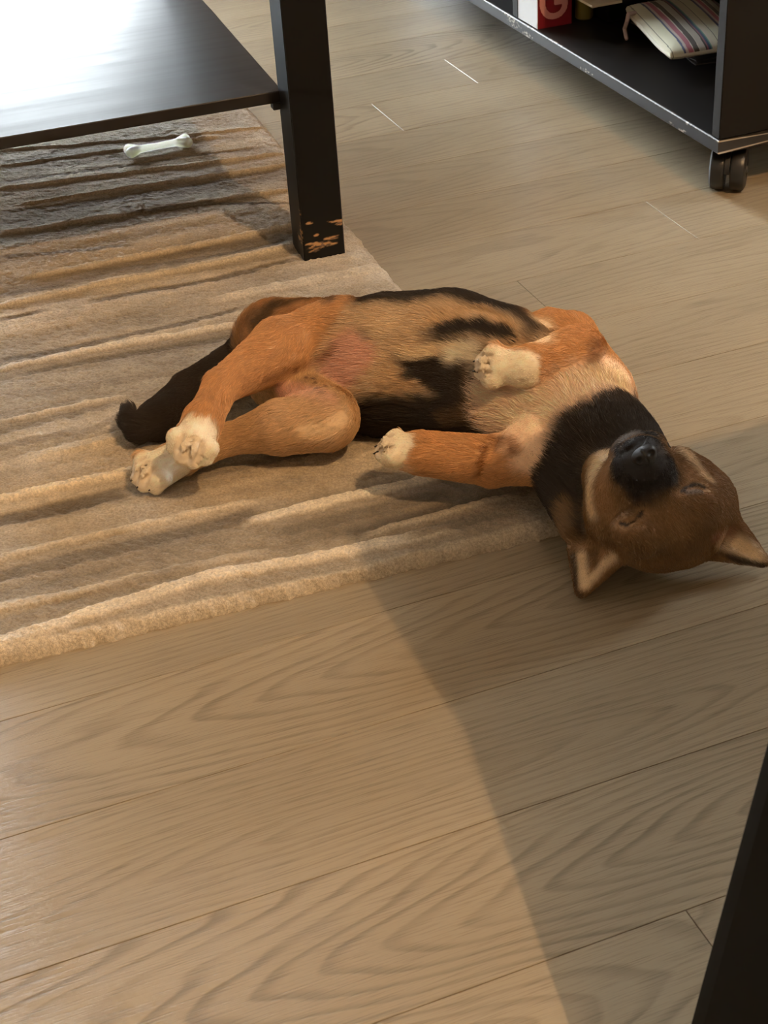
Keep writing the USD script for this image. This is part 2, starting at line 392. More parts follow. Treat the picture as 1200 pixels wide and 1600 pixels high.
verts = np.concatenate([XY, Z[..., None]], -1).reshape(-1, 3)
rim = np.r_[np.arange(nv), np.arange(1, nu) * nv + nv - 1, (nu - 1) * nv + np.arange(nv - 2, -1, -1), np.arange(nu - 2, 0, -1) * nv]
low = verts[rim] * [1, 1, 0]
nb = len(verts)
skirt = np.stack([rim, np.roll(rim, -1), nb + (np.arange(len(rim)) + 1) % len(rim), nb + np.arange(len(rim))], 1)
rug = thing('area_rug', 'thick carved pile rug with wavy beige, cream and grey taupe stripes', 'rug')
obj('pile', (np.vstack([verts, low]), np.vstack([grid_faces(nu, nv), skirt])), RUGM, rug, smooth=True, color=np.vstack([RC_COL.reshape(-1, 3), RC_COL.reshape(-1, 3)[rim]]), kind='stuff')


def rug_height(p):
    q = rug_uv(p)
    return np.where((q[..., 0] > 0) & (q[..., 1] > 0), 0.0135, 0.0)


# ------------------------------------------------------------------ coffee table
ROT = -2.9
TL = at(476.4, 412.1, 0.012)                   # front left foot corner
LEG, LONG, WIDE, TOPZ = 0.0502, 0.90, 0.55, 0.45
ct = thing('coffee_table', 'black-brown wooden coffee table with square legs and a lower shelf, standing on the rug', 'table', (TL[0], TL[1], 0.0), ROT)


def worn_leg(x0, y0, z0, z1, wear):
    """A square leg; the lowest 12 cm of the front and left faces are a fine grid so that chipped paint can be shown."""
    parts, cols = [], []
    dark = np.array([0.0032, 0.0028, 0.0027])
    n = 52
    zs = np.r_[np.linspace(z0, z0 + 0.13, 120), z1]
    ring = []
    b = 0.0015
    side = np.linspace(b, LEG - b, n)
    loop = np.concatenate([np.stack([side, 0 * side], 1), np.stack([0 * side + LEG, side], 1), np.stack([LEG - side, 0 * side + LEG], 1), np.stack([0 * side, LEG - side], 1)])
    L, H = np.meshgrid(np.arange(len(loop)), zs, indexing='ij')
    v = np.stack([loop[L, 0] + x0, loop[L, 1] + y0, H], -1)
    nl, nz = L.shape
    f = np.concatenate([np.stack([a0, a1, a1 + 1, a0 + 1], -1).reshape(-1, 4) for a0, a1 in [(np.arange(nl)[:, None] * nz + np.arange(nz - 1), ((np.arange(nl) + 1) % nl)[:, None] * nz + np.arange(nz - 1))]])
    col = np.tile(dark, (nl, nz, 1))
    if wear:
        lx, ly, lz = v[..., 0] - x0, v[..., 1] - y0, v[..., 2] - z0
        nn = meshkit.fbm(np.stack([lx * 130, ly * 130, lz * 420], -1), 3, 8) - 0.5
        front, left, right = ly < 1e-6, lx < 1e-6, lx > LEG - 1e-6
        mask = np.zeros_like(lx)
        for cx, cz, rx, rz, amt in ((0.020, 0.0235, 0.013, 0.0042, 1.2), (0.034, 0.029, 0.010, 0.0018, 1.0), (0.012, 0.0265, 0.008, 0.0016, 1.0), (0.013, 0.017, 0.008, 0.0018, 0.8), (0.017, 0.036, 0.003, 0.0018, 0.9),
                                    (0.010, 0.052, 0.004, 0.0014, 0.9), (0.043, 0.049, 0.009, 0.0017, 1.2), (0.047, 0.045, 0.005, 0.002, 1.1), (0.030, 0.021, 0.010, 0.0015, 0.8)):
            d = ((lx - cx) / rx) ** 2 + ((lz - cz) / rz) ** 2
            mask = np.maximum(mask, np.where(front, np.clip((1.25 - d + 3.2 * nn) * amt, 0, 1), 0))
        for cy, cz, ry, rz in ((0.004, 0.04, 0.005, 0.006), (0.003, 0.066, 0.003, 0.004), (0.012, 0.03, 0.012, 0.004), (0.006, 0.05, 0.004, 0.003)):
            d = ((ly - cy) / ry) ** 2 + ((lz - cz) / rz) ** 2
            mask = np.maximum(mask, np.where(left, np.clip(0.9 - d + 3.0 * nn, 0, 0.8), 0))
        m_ = mask[..., None]
        wood = np.where((nn > -0.03)[..., None], np.array([0.50, 0.29, 0.13]), np.array([0.20, 0.13, 0.09]))
        col = dark * (1 - m_) + wood * m_
    vv = v.reshape(-1, 3)
    caps = [np.array([[x0 + LEG / 2, y0 + LEG / 2, z0]]), np.array([[x0 + LEG / 2, y0 + LEG / 2, z1]])]
    nb_ = len(vv)
    i = np.arange(nl)
    lo = np.stack([i * nz, ((i + 1) % nl) * nz, np.full(nl, nb_)], 1)[:, ::-1]
    hi = np.stack([i * nz + nz - 1, ((i + 1) % nl) * nz + nz - 1, np.full(nl, nb_ + 1)], 1)
    f3 = np.vstack([f[:, [0, 1, 2]], f[:, [0, 2, 3]], lo, hi])
    return (np.vstack([vv] + caps), f3), np.vstack([col.reshape(-1, 3), dark, dark])


LX = -(WIDE - LEG)                              # x of the left legs (local)
for n, (x, y) in enumerate(((0, 0), (LX, 0), (0, LONG - LEG), (LX, LONG - LEG))):
    m_, c_ = worn_leg(x, y, 0.009, TOPZ - 0.04, n == 0)
    obj('leg', m_, WORN, ct, color=c_, label='leg with bare wood showing where the black paint is chewed off' if n == 0 else None)
obj('tabletop', box(LX - 0.03, LEG + 0.03, -0.06, LONG + 0.06, TOPZ - 0.04, TOPZ, 0.002), STAIN, ct)
SZ = 0.1925
obj('lower_shelf', box(LX + LEG, 0.004, LEG - 0.006, LONG - LEG + 0.006, SZ, SZ + 0.0135, 0.001), STAIN, ct)
for x in (0.003, LX + LEG - 0.003):
    for y in (LEG - 0.001, LONG - LEG + 0.001):
        sg = 1 if x > LX / 2 else -1
        obj('shelf_bracket', box(min(x, x - sg * 0.012), max(x, x - sg * 0.012), y - 0.006, y + 0.006, SZ - 0.008, SZ, 0.001), PLASTIC, ct)

# ------------------------------------------------------------------ chew bone on the rug
b0, b1 = at(203, 236, 0.022), at(291, 220, 0.022)
d = (b1 - b0) / np.linalg.norm(b1 - b0)
s = np.cross([0, 0, 1.0], d)
sp = lambda p, r: m3.Manifold.sphere(r, 24).translate(tuple(map(float, p)))
hulls = [m3.Manifold.batch_hull([sp(b0 + d * 0.010, 0.0054), sp((b0 + b1) / 2, 0.0046)]), m3.Manifold.batch_hull([sp(b1 - d * 0.010, 0.0054), sp((b0 + b1) / 2, 0.0046)])]
for e, q in ((b0, 1), (b1, -1)):
    for sg in (-1, 1):
        hulls.append(m3.Manifold.batch_hull([sp(e + s * sg * 0.0070, 0.0074), sp(e + d * q * 0.012, 0.006)]))
bone = m3.Manifold.batch_boolean(hulls, m3.OpType.Add).refine_to_length(0.002)
bt = tri(bone)
bt = trimesh.Trimesh(bt.vertices, bt.faces, process=True)
trimesh.smoothing.filter_taubin(bt, iterations=14)
bone_prim = thing('chew_bone', 'pale yellow-green nylon chew bone lying on the rug under the table shelf', 'dog toy', (0, 0, 0))
obj('bone', bt, BONEM, bone_prim, smooth=True)

# ------------------------------------------------------------------ rolling cabinet
CX, CY, CZ = 1.012, 1.580, 0.060
CD, CL, CH, TH = 0.40, 1.45, 0.62, 0.018
cab = thing('rolling_cabinet', 'low black open cabinet on castors with chipped front edges, at the upper right', 'cabinet', (CX, CY, 0.0))


def chipped_board():
    """Base board; its front edge is a fine strip so that the chips along it can be shown."""
    ys = np.r_[np.linspace(0, 0.9, 760), CL]
    prof = np.array([(0.06, 0), (0.004, 0), (0.0012, 0.0003), (0.0, 0.0015)] + [(0, z) for z in np.linspace(0.003, TH - 0.003, 9)] + [(0.0, TH - 0.0015), (0.0012, TH - 0.0003), (0.004, TH), (0.06, TH), (CD, TH), (CD, 0)])
    A, B = np.meshgrid(np.arange(len(prof)), ys, indexing='ij')
    v = np.stack([prof[A, 0], B, prof[A, 1] + CZ], -1)
    base = np.array([0.038, 0.038, 0.040])
    col = np.tile(np.array([0.011, 0.0095, 0.009]), (*A.shape, 1))
    col[2:15] = base
    nn = meshkit.fbm(np.stack([v[..., 0] * 500, v[..., 1] * 260, v[..., 2] * 420], -1), 3, 17) - 0.5
    mask = np.zeros(A.shape)
    for cy, cz, ry, rz, amt in ((0.085, 0.003, 0.012, 0.003, 1.0), (0.075, 0.0165, 0.01, 0.0016, 0.9), (0.112, 0.004, 0.008, 0.002, 0.8), (0.345, 0.004, 0.022, 0.003, 1.0), (0.35, 0.0175, 0.01, 0.0016, 0.9),
                                (0.535, 0.004, 0.02, 0.004, 1.0), (0.58, 0.010, 0.02, 0.007, 1.0), (0.60, 0.0165, 0.02, 0.004, 1.0), (0.53, 0.0175, 0.02, 0.0015, 0.8), (0.0, 0.0175, 0.008, 0.002, 1.0), (0.0, 0.001, 0.006, 0.002, 1.0), (0.2, 0.0175, 0.006, 0.0014, 0.8), (0.44, 0.0176, 0.03, 0.0012, 0.7)):
        dd = ((v[..., 1] - cy) / ry) ** 2 + ((v[..., 2] - CZ - cz) / rz) ** 2
        mask = np.maximum(mask, np.clip((0.45 - dd + 4.2 * nn) * amt, 0, 1) * (v[..., 0] < 0.003))
    mask = np.maximum(mask, (np.abs(v[..., 2] - CZ - TH + 0.001) < 0.0009) * (v[..., 0] < 0.003) * np.clip(0.8 * nn, 0, 1))
    chip = np.where((nn > 0.04)[..., None], np.array([0.55, 0.50, 0.43]), np.array([0.20, 0.17, 0.14]))
    col = col * (1 - mask[..., None]) + chip * mask[..., None]
    n0, n1 = A.shape
    f = np.concatenate([grid_faces(n0, n1)[:, ::-1], np.stack([(n0 - 1) * n1 + np.arange(n1 - 1), np.arange(n1 - 1), np.arange(n1 - 1) + 1, (n0 - 1) * n1 + np.arange(n1 - 1) + 1], 1)[:, ::-1]])
    tri_ = np.vstack([f[:, [0, 1, 2]], f[:, [0, 2, 3]]])
    mid = len(v.reshape(-1, 3))
    ends = []
    for e in (0, n1 - 1):
        ends += [(i * n1 + e, ((i + 1) % n0) * n1 + e, mid + (e > 0)) for i in range(n0)]
    vv = np.vstack([v.reshape(-1, 3), [[0.2, 0, CZ + 0.009], [0.2, CL, CZ + 0.009]]])
    mesh = trimesh.Trimesh(vv, np.vstack([tri_, ends]), process=False)
    return mesh, np.vstack([col.reshape(-1, 3), [[0.011, 0.0095, 0.009]] * 2])


m_, c_ = chipped_board()
obj('base_board', m_, WORN, cab, color=c_, label='base board with pale chips along its front edge')
obj('side_panel', box(0.001, CD, 0.0, TH, CZ + TH + 0.0006, CH, 0.0012), LAMINATE, cab)
obj('side_panel', box(0.001, CD, CL - TH, CL, CZ + TH + 0.0006, CH, 0.0012), LAMINATE, cab)
obj('divider', box(0.003, CD - 0.02, 0.572, 0.572 + TH, CZ + TH + 0.0006, CH, 0.001), LAMINATE, cab)
obj('back_panel', box(CD - 0.012, CD - 0.004, TH, CL - TH, CZ + TH + 0.0006, CH, 0.001), LAMINATE, cab)
obj('top_board', box(0.0, CD, 0.0, CL, CH, CH + TH, 0.0012), LAMINATE, cab)
obj('shelf_board', box(0.012, CD - 0.012, TH, 0.572, 0.36, 0.36 + TH, 0.001), LAMINATE, cab)
for y in (0.026, CL - 0.026):
    for x in (0.034, CD - 0.034):
        c = UsdGeom.Xform.Define(stage, numbered(str(cab.GetPath()) + '/castor'))
        c.AddTranslateOp().Set(Gf.Vec3d(x, y, 0.0))
        c.AddRotateZOp().Set(-38.0 if x < 0.1 else 20.0)
        cp = c.GetPrim()
        R = 0.0268
        prof = [(0.0, 0.001), (0.012, 0.001), (0.0135, 0.0), (0.021, 0.0), (0.0255, 0.0022), (R, 0.006), (R, 0.0155), (0.0250, 0.0185), (0.0, 0.0188)]
        for sgn in (-1, 1):
            w = lathe(prof, 40)
            w.apply_translation([0, 0, -0.0188])
            w.apply_transform(trimesh.transformations.rotation_matrix(math.pi / 2, [0, 1, 0]))
            if sgn > 0:
                w.apply_transform(trimesh.transformations.rotation_matrix(math.pi, [0, 0, 1]))
            w.apply_translation([sgn * 0.0035, 0, R])
            obj('wheel', w, PLASTIC, cp, smooth=35)
        hood = m3.Manifold.cylinder(0.0062, 0.0275, 0.0275, 40, True).rotate((0, 90, 0)).translate((0, 0, R + 0.001)) - m3.Manifold.cube((0.2, 0.2, 0.1), True).translate((0, 0, R - 0.0475))
        hood += m3.Manifold.cylinder(0.014, 0.007, 0.007, 24).translate((0, 0.012, 0.052))
        obj('fork', tri(hood), PLASTIC, cp, smooth=35)
        obj('axle_cap', tri(m3.Manifold.cylinder(0.0465, 0.0042, 0.0042, 20, True).rotate((0, 90, 0)).translate((0, 0, R))), PLASTIC_GREY, cp, smooth=35)
BZ = CZ + TH

# red carton with a letter, and its neighbours
bx = at(840, 47, BZ)
RED, CARTON_W = plain('carton_red', (0.20, 0.010, 0.016), 0.4), plain('carton_white', (0.86, 0.86, 0.85), 0.45)
LETTER = plain('carton_letter', (0.72, 0.33, 0.30), 0.5)
carton = thing('carton', 'white and red carton printed with a big pale letter G, standing on the cabinet base', 'box', (bx[0], bx[1], BZ))
W_, D_, H_ = 0.056, 0.072, 0.19
obj('carton_body', box(0.0, W_, 0.0006, D_, 0.0005, H_, 0.0006), CARTON_W, carton)
obj('red_panel', box(0.0006, W_ - 0.0004, 0.0, 0.0009, 0.0008, H_ - 0.0008), RED, carton)
g = meshkit.text_mesh('G', 0.050, 0.0006, bold=True)
g.apply_transform(trimesh.transformations.rotation_matrix(math.pi / 2, [1, 0, 0]))
gb = g.bounds
g.apply_translation([W_ / 2 - (gb[0, 0] + gb[1, 0]) / 2 - 0.002, -0.0001 - gb[1, 1], 0.012 - gb[0, 2]])
obj('letter', g, LETTER, carton)
obj('flap_edge', box(0.0, W_, 0.0006, D_, H_, H_ + 0.0015, 0.0004), CARTON_W, carton)
bp = at(913, 33, BZ)
bottle = thing('bottle', 'narrow olive-yellow bottle beside the red carton', 'bottle', (bp[0] + 0.006, bp[1] + 0.012, BZ))
obj('bottle_body', lathe([(0, 0.0004), (0.011, 0.0004), (0.0135, 0.003), (0.0135, 0.09), (0.012, 0.1), (0.006, 0.112), (0.006, 0.12), (0, 0.12)], 28), plain('olive_plastic', (0.16, 0.12, 0.02), 0.35), bottle, smooth=40)
obj('cap', lathe([(0, 0.1205), (0.0075, 0.1205), (0.008, 0.123), (0.008, 0.14), (0.007, 0.1415), (0, 0.1415)], 24), PLASTIC, bottle, smooth=40)
dk = at(960, 45, BZ)
dbox = thing('storage_box', 'flat black box lying on the cabinet base behind the striped cushion', 'box', (1.118, 2.06, BZ))
obj('box_body', box(0, 0.11, 0, 0.08, 0.0004, 0.034, 0.001), LAMINATE, dbox)
obj('lid', box(-0.001, 0.111, -0.001, 0.081, 0.0342, 0.045, 0.0012), LAMINATE, dbox)
card = at(943, 7, BZ + 0.048)
cardp = thing('paper_card', 'cream paper card lying on the flat black box', 'paper', (card[0], card[1], BZ + 0.0456))
obj('card_sheet', box(-0.018, 0.03, 0.0, 0.06, 0.0, 0.0035, 0.0004), plain('cream_paper', (0.72, 0.62, 0.45), 0.7), cardp)
obj('card_fold', box(-0.018, 0.03, 0.0595, 0.061, 0.0, 0.0045, 0.0004), plain('cream_paper_fold', (0.66, 0.56, 0.4), 0.7), cardp)

# striped cushion with piping and a tie, on a folded grey cloth
cz = BZ + 0.036
A0, A1, A2 = at(1046, 84, cz), at(1138, 68, cz), at(981, 14, cz)
ex, ey = (A1 - A0) / np.linalg.norm(A1 - A0), (A2 - A0)
clen = np.linalg.norm(ey) + 0.03
ey = ey / np.linalg.norm(ey)
cw, ctk = 0.135, 0.026
nx_, ny_ = 150, 60
sx, sy = np.meshgrid(np.linspace(0, 1, nx_), np.linspace(0, 1, ny_), indexing='ij')


def superell(a, b, r):                           # signed distance inside a rounded rectangle, in metres
    qx, qy = np.abs(a - 0.5) * cw - (cw / 2 - r), np.abs(b - 0.5) * clen - (clen / 2 - r)
    return np.minimum(np.maximum(qx, qy), 0) + np.hypot(np.maximum(qx, 0), np.maximum(qy, 0)) - r


STR = [(0.10, (0.70, 0.66, 0.50)), (0.115, (0.10, 0.10, 0.06)), (0.33, (0.74, 0.72, 0.54)), (0.375, (0.06, 0.08, 0.17)), (0.43, (0.62, 0.52, 0.48)), (0.53, (0.46, 0.13, 0.17)), (0.55, (0.75, 0.7, 0.6)), (0.66, (0.06, 0.045, 0.03)), (0.675, (0.66, 0.62, 0.52)),
       (0.80, (0.50, 0.47, 0.40)), (0.83, (0.05, 0.04, 0.04)), (0.86, (0.30, 0.10, 0.14)), (0.91, (0.03, 0.08, 0.16)), (0.94, (0.12, 0.32, 0.26)), (1.01, (0.68, 0.62, 0.5))]


def stripe_color(a):
    out_ = np.zeros(a.shape + (3,))
    last = -1.0
    for hi_, c in STR:
        out_[(a >= last) & (a < hi_)] = c
        last = hi_
    return out_


def cushion():
    # a grid over the rounded plan, pulled in at the corners; top and bottom sheets share the rim
    a, b = sx * 2 - 1, sy * 2 - 1
    ra = a * np.sqrt(1 - 0.10 * b ** 6)
    rb = b * np.sqrt(1 - 0.10 * a ** 6)
    m = np.maximum(np.abs(a), np.abs(b))
    hgt = (1 - m ** 5) ** 0.5
    puff = 0.75 + 0.25 * (1 - ra ** 2) * (1 - rb ** 2) + 0.12 * (meshkit.fbm(np.stack([ra * 2, rb * 3, 0 * ra], -1), 2, 2) - 0.5)
    vs_, cs_ = [], []
    for sg in (1, -1):
        v = A0 + ex * ((ra + 1) / 2 * cw)[..., None] + ey * ((rb + 1) / 2 * clen)[..., None] + np.array([0, 0, 1.0]) * (sg * hgt * puff * ctk / 2 - ctk / 2 + 0.006)[..., None]
        vs_.append(v.reshape(-1, 3))
        cs_.append(stripe_color(((ra + 1) / 2 * 1.95) % 1.0).reshape(-1, 3))
    f = grid_faces(nx_, ny_)
    border = [A0 + ex * ((p + 1) / 2 * cw) + ey * ((q + 1) / 2 * clen) + np.array([0, 0, -ctk / 2 + 0.006]) for p, q in
              [(math.copysign(abs(math.cos(t)) ** 0.3, math.cos(t)) * 0.985, math.copysign(abs(math.sin(t)) ** 0.3, math.sin(t)) * 0.985) for t in np.linspace(0, 2 * math.pi, 80)]]
    return (np.vstack(vs_), np.vstack([f, f[:, ::-1] + nx_ * ny_])), np.vstack(cs_), border


m_, c_, border = cushion()
low_c = m_[0][:, 2].min()
cush = thing('striped_cushion', 'cream seat cushion with blue, pink and brown stripes and white piping inside the cabinet', 'cushion', (0, 0, 0))
obj('cushion_cover', m_, FABRIC, cush, smooth=True, color=c_)
PIPING = plain('piping', (0.74, 0.70, 0.58), 0.8)
obj('piping', tri(tube(border, 0.0028, 8)), PIPING, cush, smooth=40)
t0 = at(982, 22, cz)
obj('tie', tri(tube([t0 + [0.01, 0.0, 0.0], t0, t0 + [-0.004, -0.004, -0.008], at(976, 45, BZ + 0.014), at(979, 60, BZ + 0.004)], 0.0032, 8)), plain('tie_cloth', (0.55, 0.43, 0.42), 0.8), cush, smooth=40)
cl = thing('grey_cloth', 'folded dark grey cloth under the striped cushion', 'cloth', (0, 0, 0))
q0, q1 = at(1085, 98, BZ), at(1128, 120, BZ)
GREYC = plain('grey_cloth', (0.06, 0.058, 0.058), 0.85)
for n in range(2):
    nxg = 40
    a, b = np.meshgrid(np.linspace(0, 1, nxg), np.linspace(0, 1, nxg), indexing='ij')
    base_p = np.array([q0[0] - 0.005, q0[1] - 0.012, BZ])
    v = base_p + a[..., None] * np.array([0.16, -0.02 + 0.01 * n, 0]) + b[..., None] * np.array([0.02 - 0.01 * n, 0.20, 0])
    v[..., 2] += 0.0012 + 0.0045 * n + 0.0035 * meshkit.fbm(np.stack([a * 5, b * 5, 0 * a + n], -1), 2, 4)
    top = v.reshape(-1, 3)
    bot = top - [0, 0, 0.0018]
    f = grid_faces(nxg, nxg)
    r_ = np.r_[np.arange(nxg), np.arange(1, nxg) * nxg + nxg - 1, (nxg - 1) * nxg + np.arange(nxg - 2, -1, -1), np.arange(nxg - 2, 0, -1) * nxg]
    sk = np.stack([r_, np.roll(r_, -1), np.roll(r_, -1) + len(top), r_ + len(top)], 1)
    obj('cloth_fold', (np.vstack([top, bot]), np.vstack([f, f[:, ::-1] + len(top), sk])), GREYC, cl, smooth=40)

# ------------------------------------------------------------------ dining table whose top shades the puppy's head; one splayed leg enters the picture
TXL, TYF, TZT = 0.529, 0.682, 0.75
dt = thing('dining_table', 'black dining table whose splayed dark leg enters at the lower right corner', 'table', (TXL, TYF, 0.0))
TWX, TWY = 0.86, 1.5
obj('tabletop', box(0, TWX, -TWY, 0, TZT - 0.028, TZT, 0.003), LEATHER, dt)
na, nb_ = at(1200, 1160, 0.4), at(1080, 1600, 0.4)
pn = np.cross(na - CAM, nb_ - CAM)                # the leg's left face lies in this slanting plane
pn /= np.linalg.norm(pn)
foot = at(1066, 1652, 0.0)


def on_plane(y, z):
    return np.array([(-(pn[1] * y + pn[2] * (z - CAM[2]))) / pn[0], y, z])


def splayed(fx, fy, tx, ty, ex_, ey_, wide, thick):
    """A plank leg from floor to tabletop; its broad side runs along (ex_, ey_)."""
    e = np.array([ex_, ey_]) / math.hypot(ex_, ey_)
    n = np.array([-e[1], e[0]])
    n = n if n @ (np.array([TXL + TWX / 2, TYF - TWY / 2]) - [fx, fy]) > 0 else -n
    pts = []
    for x, y, z in ((fx, fy, 0.0), (tx, ty, TZT - 0.03)):
        for a in (0.0, wide if z == 0.0 else wide * 0.25):
            for t in (0.0, thick):
                p = np.array([x, y]) + e * a + n * t
                pts += [(*(p + e * (0.006 if a == 0 else -0.006)), z), (*(p + n * (0.006 if t == 0 else -0.006)), z)]
    m = trimesh.convex.convex_hull(np.array(pts))
    m.apply_translation([-TXL, -TYF, 0])
    return m


top_p = on_plane(0.615, TZT - 0.03)
pd = np.array([pn[1], -pn[0]])
pd = pd if pd[0] < 0 else -pd
obj('leg', splayed(foot[0], foot[1], top_p[0], top_p[1], pd[0], pd[1], 0.115, 0.075), LEATHER, dt, label='splayed plank leg, out of focus')
mx = 2 * TXL + TWX
obj('leg', splayed(mx - foot[0], foot[1], mx - top_p[0], top_p[1], -pd[0], pd[1], 0.13, 0.075), LEATHER, dt)
my = 2 * TYF - TWY
obj('leg', splayed(foot[0], my - foot[1], top_p[0], my - top_p[1], pd[0], -pd[1], 0.13, 0.075), LEATHER, dt)
obj('leg', splayed(mx - foot[0], my - foot[1], mx - top_p[0], my - top_p[1], -pd[0], -pd[1], 0.13, 0.075), LEATHER, dt)

# pendant lamp over the dining table
pl = thing('pendant_lamp', 'bare bulb pendant lamp hanging over the dining table', 'lamp', LAMP)
obj('canopy', lathe([(0, 0.30), (0.05, 0.30), (0.05, 0.29), (0.03, 0.275), (0, 0.275)], 32), METAL, pl, smooth=40)
obj('cord', tri(m3.Manifold.cylinder(0.225, 0.003, 0.003, 12).translate((0, 0, 0.055))), PLASTIC, pl, smooth=40)
obj('socket', lathe([(0, 0.033), (0.016, 0.033), (0.018, 0.04), (0.018, 0.06), (0.006, 0.075), (0, 0.075)], 28), PLASTIC, pl, smooth=40)
bulb = UsdLux.SphereLight.Define(stage, str(pl.GetPath()) + '/bulb')
bulb.CreateRadiusAttr(0.012)
bulb.CreateIntensityAttr(LAMP_RADIANCE)
bulb.CreateColorAttr(Gf.Vec3f(*LAMP_COLOR))

# ------------------------------------------------------------------ the puppy: one continuous body from a smooth union of bones
def P(u, v, z):
    return at(u, v, z)


def RR(p, rpx):
    return rpx * depth_of(p) / F


BONES = []                                       # (group, kind, data, blend)


def bone(group, a, b, k=0.012, flow=1.0):
    """A tapered bone between two joints, each (u, v, z, radius in px): measured silhouettes placed at their true heights."""
    pa, pb = P(*a[:3]), P(*b[:3])
    BONES.append(dict(g=group, a=pa, b=pb, ra=RR(pa, a[3]), rb=RR(pb, b[3]), k=k, flow=flow))


def bone3(group, pa, pb, ra, rb, k=0.004, flow=1.0):
    BONES.append(dict(g=group, a=np.asarray(pa, float), b=np.asarray(pb, float), ra=ra, rb=rb, k=k, flow=flow))


CLAWS = []
GAPS = []


def paw(group, wrist, tip, hw, face, spread=0.62, claw=True, toes=4, zt=None):
    """Palm and four toes from wrist to tip; face: the direction the back of the paw looks."""
    w, t = P(*wrist), P(*tip)
    r = RR(t, hw)
    d = t - w
    L = np.linalg.norm(d)
    d /= L
    n = np.asarray(face, float)
    n = n - d * (n @ d)
    n /= np.linalg.norm(n)
    s = np.cross(d, n)
    bone3(group, w, w + d * L * 0.5, r * 0.72, r * 0.80, 0.006)
    for o in (-0.67, 0.0, 0.67):
        GAPS.append((w + d * L * 0.62 + s * o * r * spread * 0.85 + n * r * 0.60, w + d * (L * 0.97) + s * o * r * spread * 1.05 + n * r * 0.18, r * 0.125))
    for i, o in enumerate((-1.0, -0.36, 0.36, 1.0)):
        ln = (0.80, 0.93, 0.93, 0.80)[i]
        b = w + d * L * 0.45 + s * o * r * 0.42
        m = w + d * (L * ln - r * 0.50) + s * o * r * spread * 1.02 + n * r * 0.22
        e = w + d * (L * ln - r * 0.22) + s * o * r * spread * 1.0 - n * r * 0.10
        rt = r * (0.37 if abs(o) > 0.5 else 0.40)
        bone3(group, b, m, r * 0.34, rt, 0.0035)
        bone3(group, m, e, rt, rt * 0.84, 0.003)
        if claw:
            c = e + d * rt * 0.55 + n * rt * 0.25
            CLAWS.append((c, d * 0.8 - n * 0.35, rt))


to_cam = lambda p: (CAM - p) / np.linalg.norm(CAM - p)
# trunk
bone('trunk', (428, 540, .056, 62), (520, 570, .058, 84), 0.02)
bone('trunk', (520, 570, .058, 84), (610, 573, .064, 103), 0.02)
bone('trunk', (610, 573, .064, 103), (700, 577, .064, 112), 0.02)
bone('trunk', (700, 577, .064, 112), (785, 608, .060, 116), 0.02)
bone('trunk', (785, 608, .060, 116), (880, 655, .056, 100), 0.02)
bone('neck', (880, 655, .056, 100), (935, 712, .058, 88), 0.02)
bone('neck', (930, 708, .058, 88), (1010, 790, .056, 82), 0.02)
bone('neck', (885, 755, .048, 42), (908, 825, .034, 28), 0.012)
# head: crown on the floor, muzzle pointing up
bone('head', (1030, 812, .056, 82), (1052, 806, .056, 84), 0.016)
bone('head', (966, 792, .066, 50), (1096, 782, .060, 52), 0.016)
bone('head', (1022, 782, .082, 66), (1003, 738, .112, 50), 0.012)
bone('head', (1003, 736, .114, 48), (1004, 726, .124, 45), 0.008)
bone('head', (992, 738, .104, 44), (992, 697, .122, 22), 0.007)   # lower jaw
bone('head', (985, 712, .118, 30), (1015, 700, .120, 26), 0.006)
bone('head', (965, 768, .086, 44), (948, 740, .086, 36), 0.010)   # cheeks
bone('head', (1075, 750, .080, 40), (1060, 735, .092, 36), 0.010)
bone('head', (985, 828, .080, 30), (1000, 838, .070, 34), 0.012)  # brows
bone('head', (1092, 790, .078, 30), (1085, 806, .070, 34), 0.012)
# hind legs
bone('hind_far', (432, 525, .072, 56), (528, 512, .098, 42), 0.014)
bone('hind_far', (528, 514, .100, 42), (440, 548, .090, 48), 0.012)
bone('hind_far', (440, 546, .096, 48), (346, 603, .094, 25), 0.008)
bone('hind_far', (346, 603, .094, 25), (319, 655, .084, 25), 0.006)
paw('hind_far', (318, 655, .083), (288, 727, .064), 40, (-0.1, -0.62, 0.75), spread=0.66, claw=False)
bone('hind_near', (440, 590, .052, 52), (512, 648, .056, 44), 0.012)
bone('hind_near', (508, 655, .056, 48), (440, 668, .050, 40), 0.010)
bone('hind_near', (440, 666, .050, 40), (362, 685, .040, 22), 0.006)
bone('hind_near', (362, 685, .040, 22), (290, 712, .034, 23), 0.005)
paw('hind_near', (283, 714, .034), (208, 756, .026), 38, (-0.1, -0.3, 1.0), spread=0.66)
# tail
bone('tail', (385, 560, .040, 34), (300, 612, .034, 30), 0.010, 1.6)
bone('tail', (300, 612, .034, 30), (250, 655, .032, 30), 0.006, 1.6)
bone('tail', (250, 655, .032, 28), (219, 668, .032, 20), 0.006, 1.6)
bone('tail', (219, 668, .032, 20), (204, 657, .034, 15), 0.004, 1.6)
bone('tail', (204, 657, .034, 15), (201, 643, .037, 11), 0.004, 1.6)
# forelegs
bone('fore_far', (940, 606, .086, 46), (890, 530, .098, 40), 0.014)
bone('fore_far', (890, 530, .098, 40), (856, 511, .106, 25), 0.008)
bone('fore_far', (902, 556, .112, 47), (822, 574, .122, 31), 0.006)
bone('fore_far', (860, 512, .110, 27), (858, 526, .108, 26), 0.008)
paw('fore_far', (824, 574, .122), (738, 572, .120), 36, (0.1, -0.75, 0.45), spread=0.6)
bone('fore_near', (838, 704, .062, 54), (772, 722, .054, 36), 0.012)
bone('fore_near', (768, 720, .054, 38), (660, 708, .060, 33), 0.006)
paw('fore_near', (664, 707, .060), (584, 702, .062), 35, (0.0, -0.35, 0.9), spread=0.55)
# ears: thin curved flaps
EARS = []


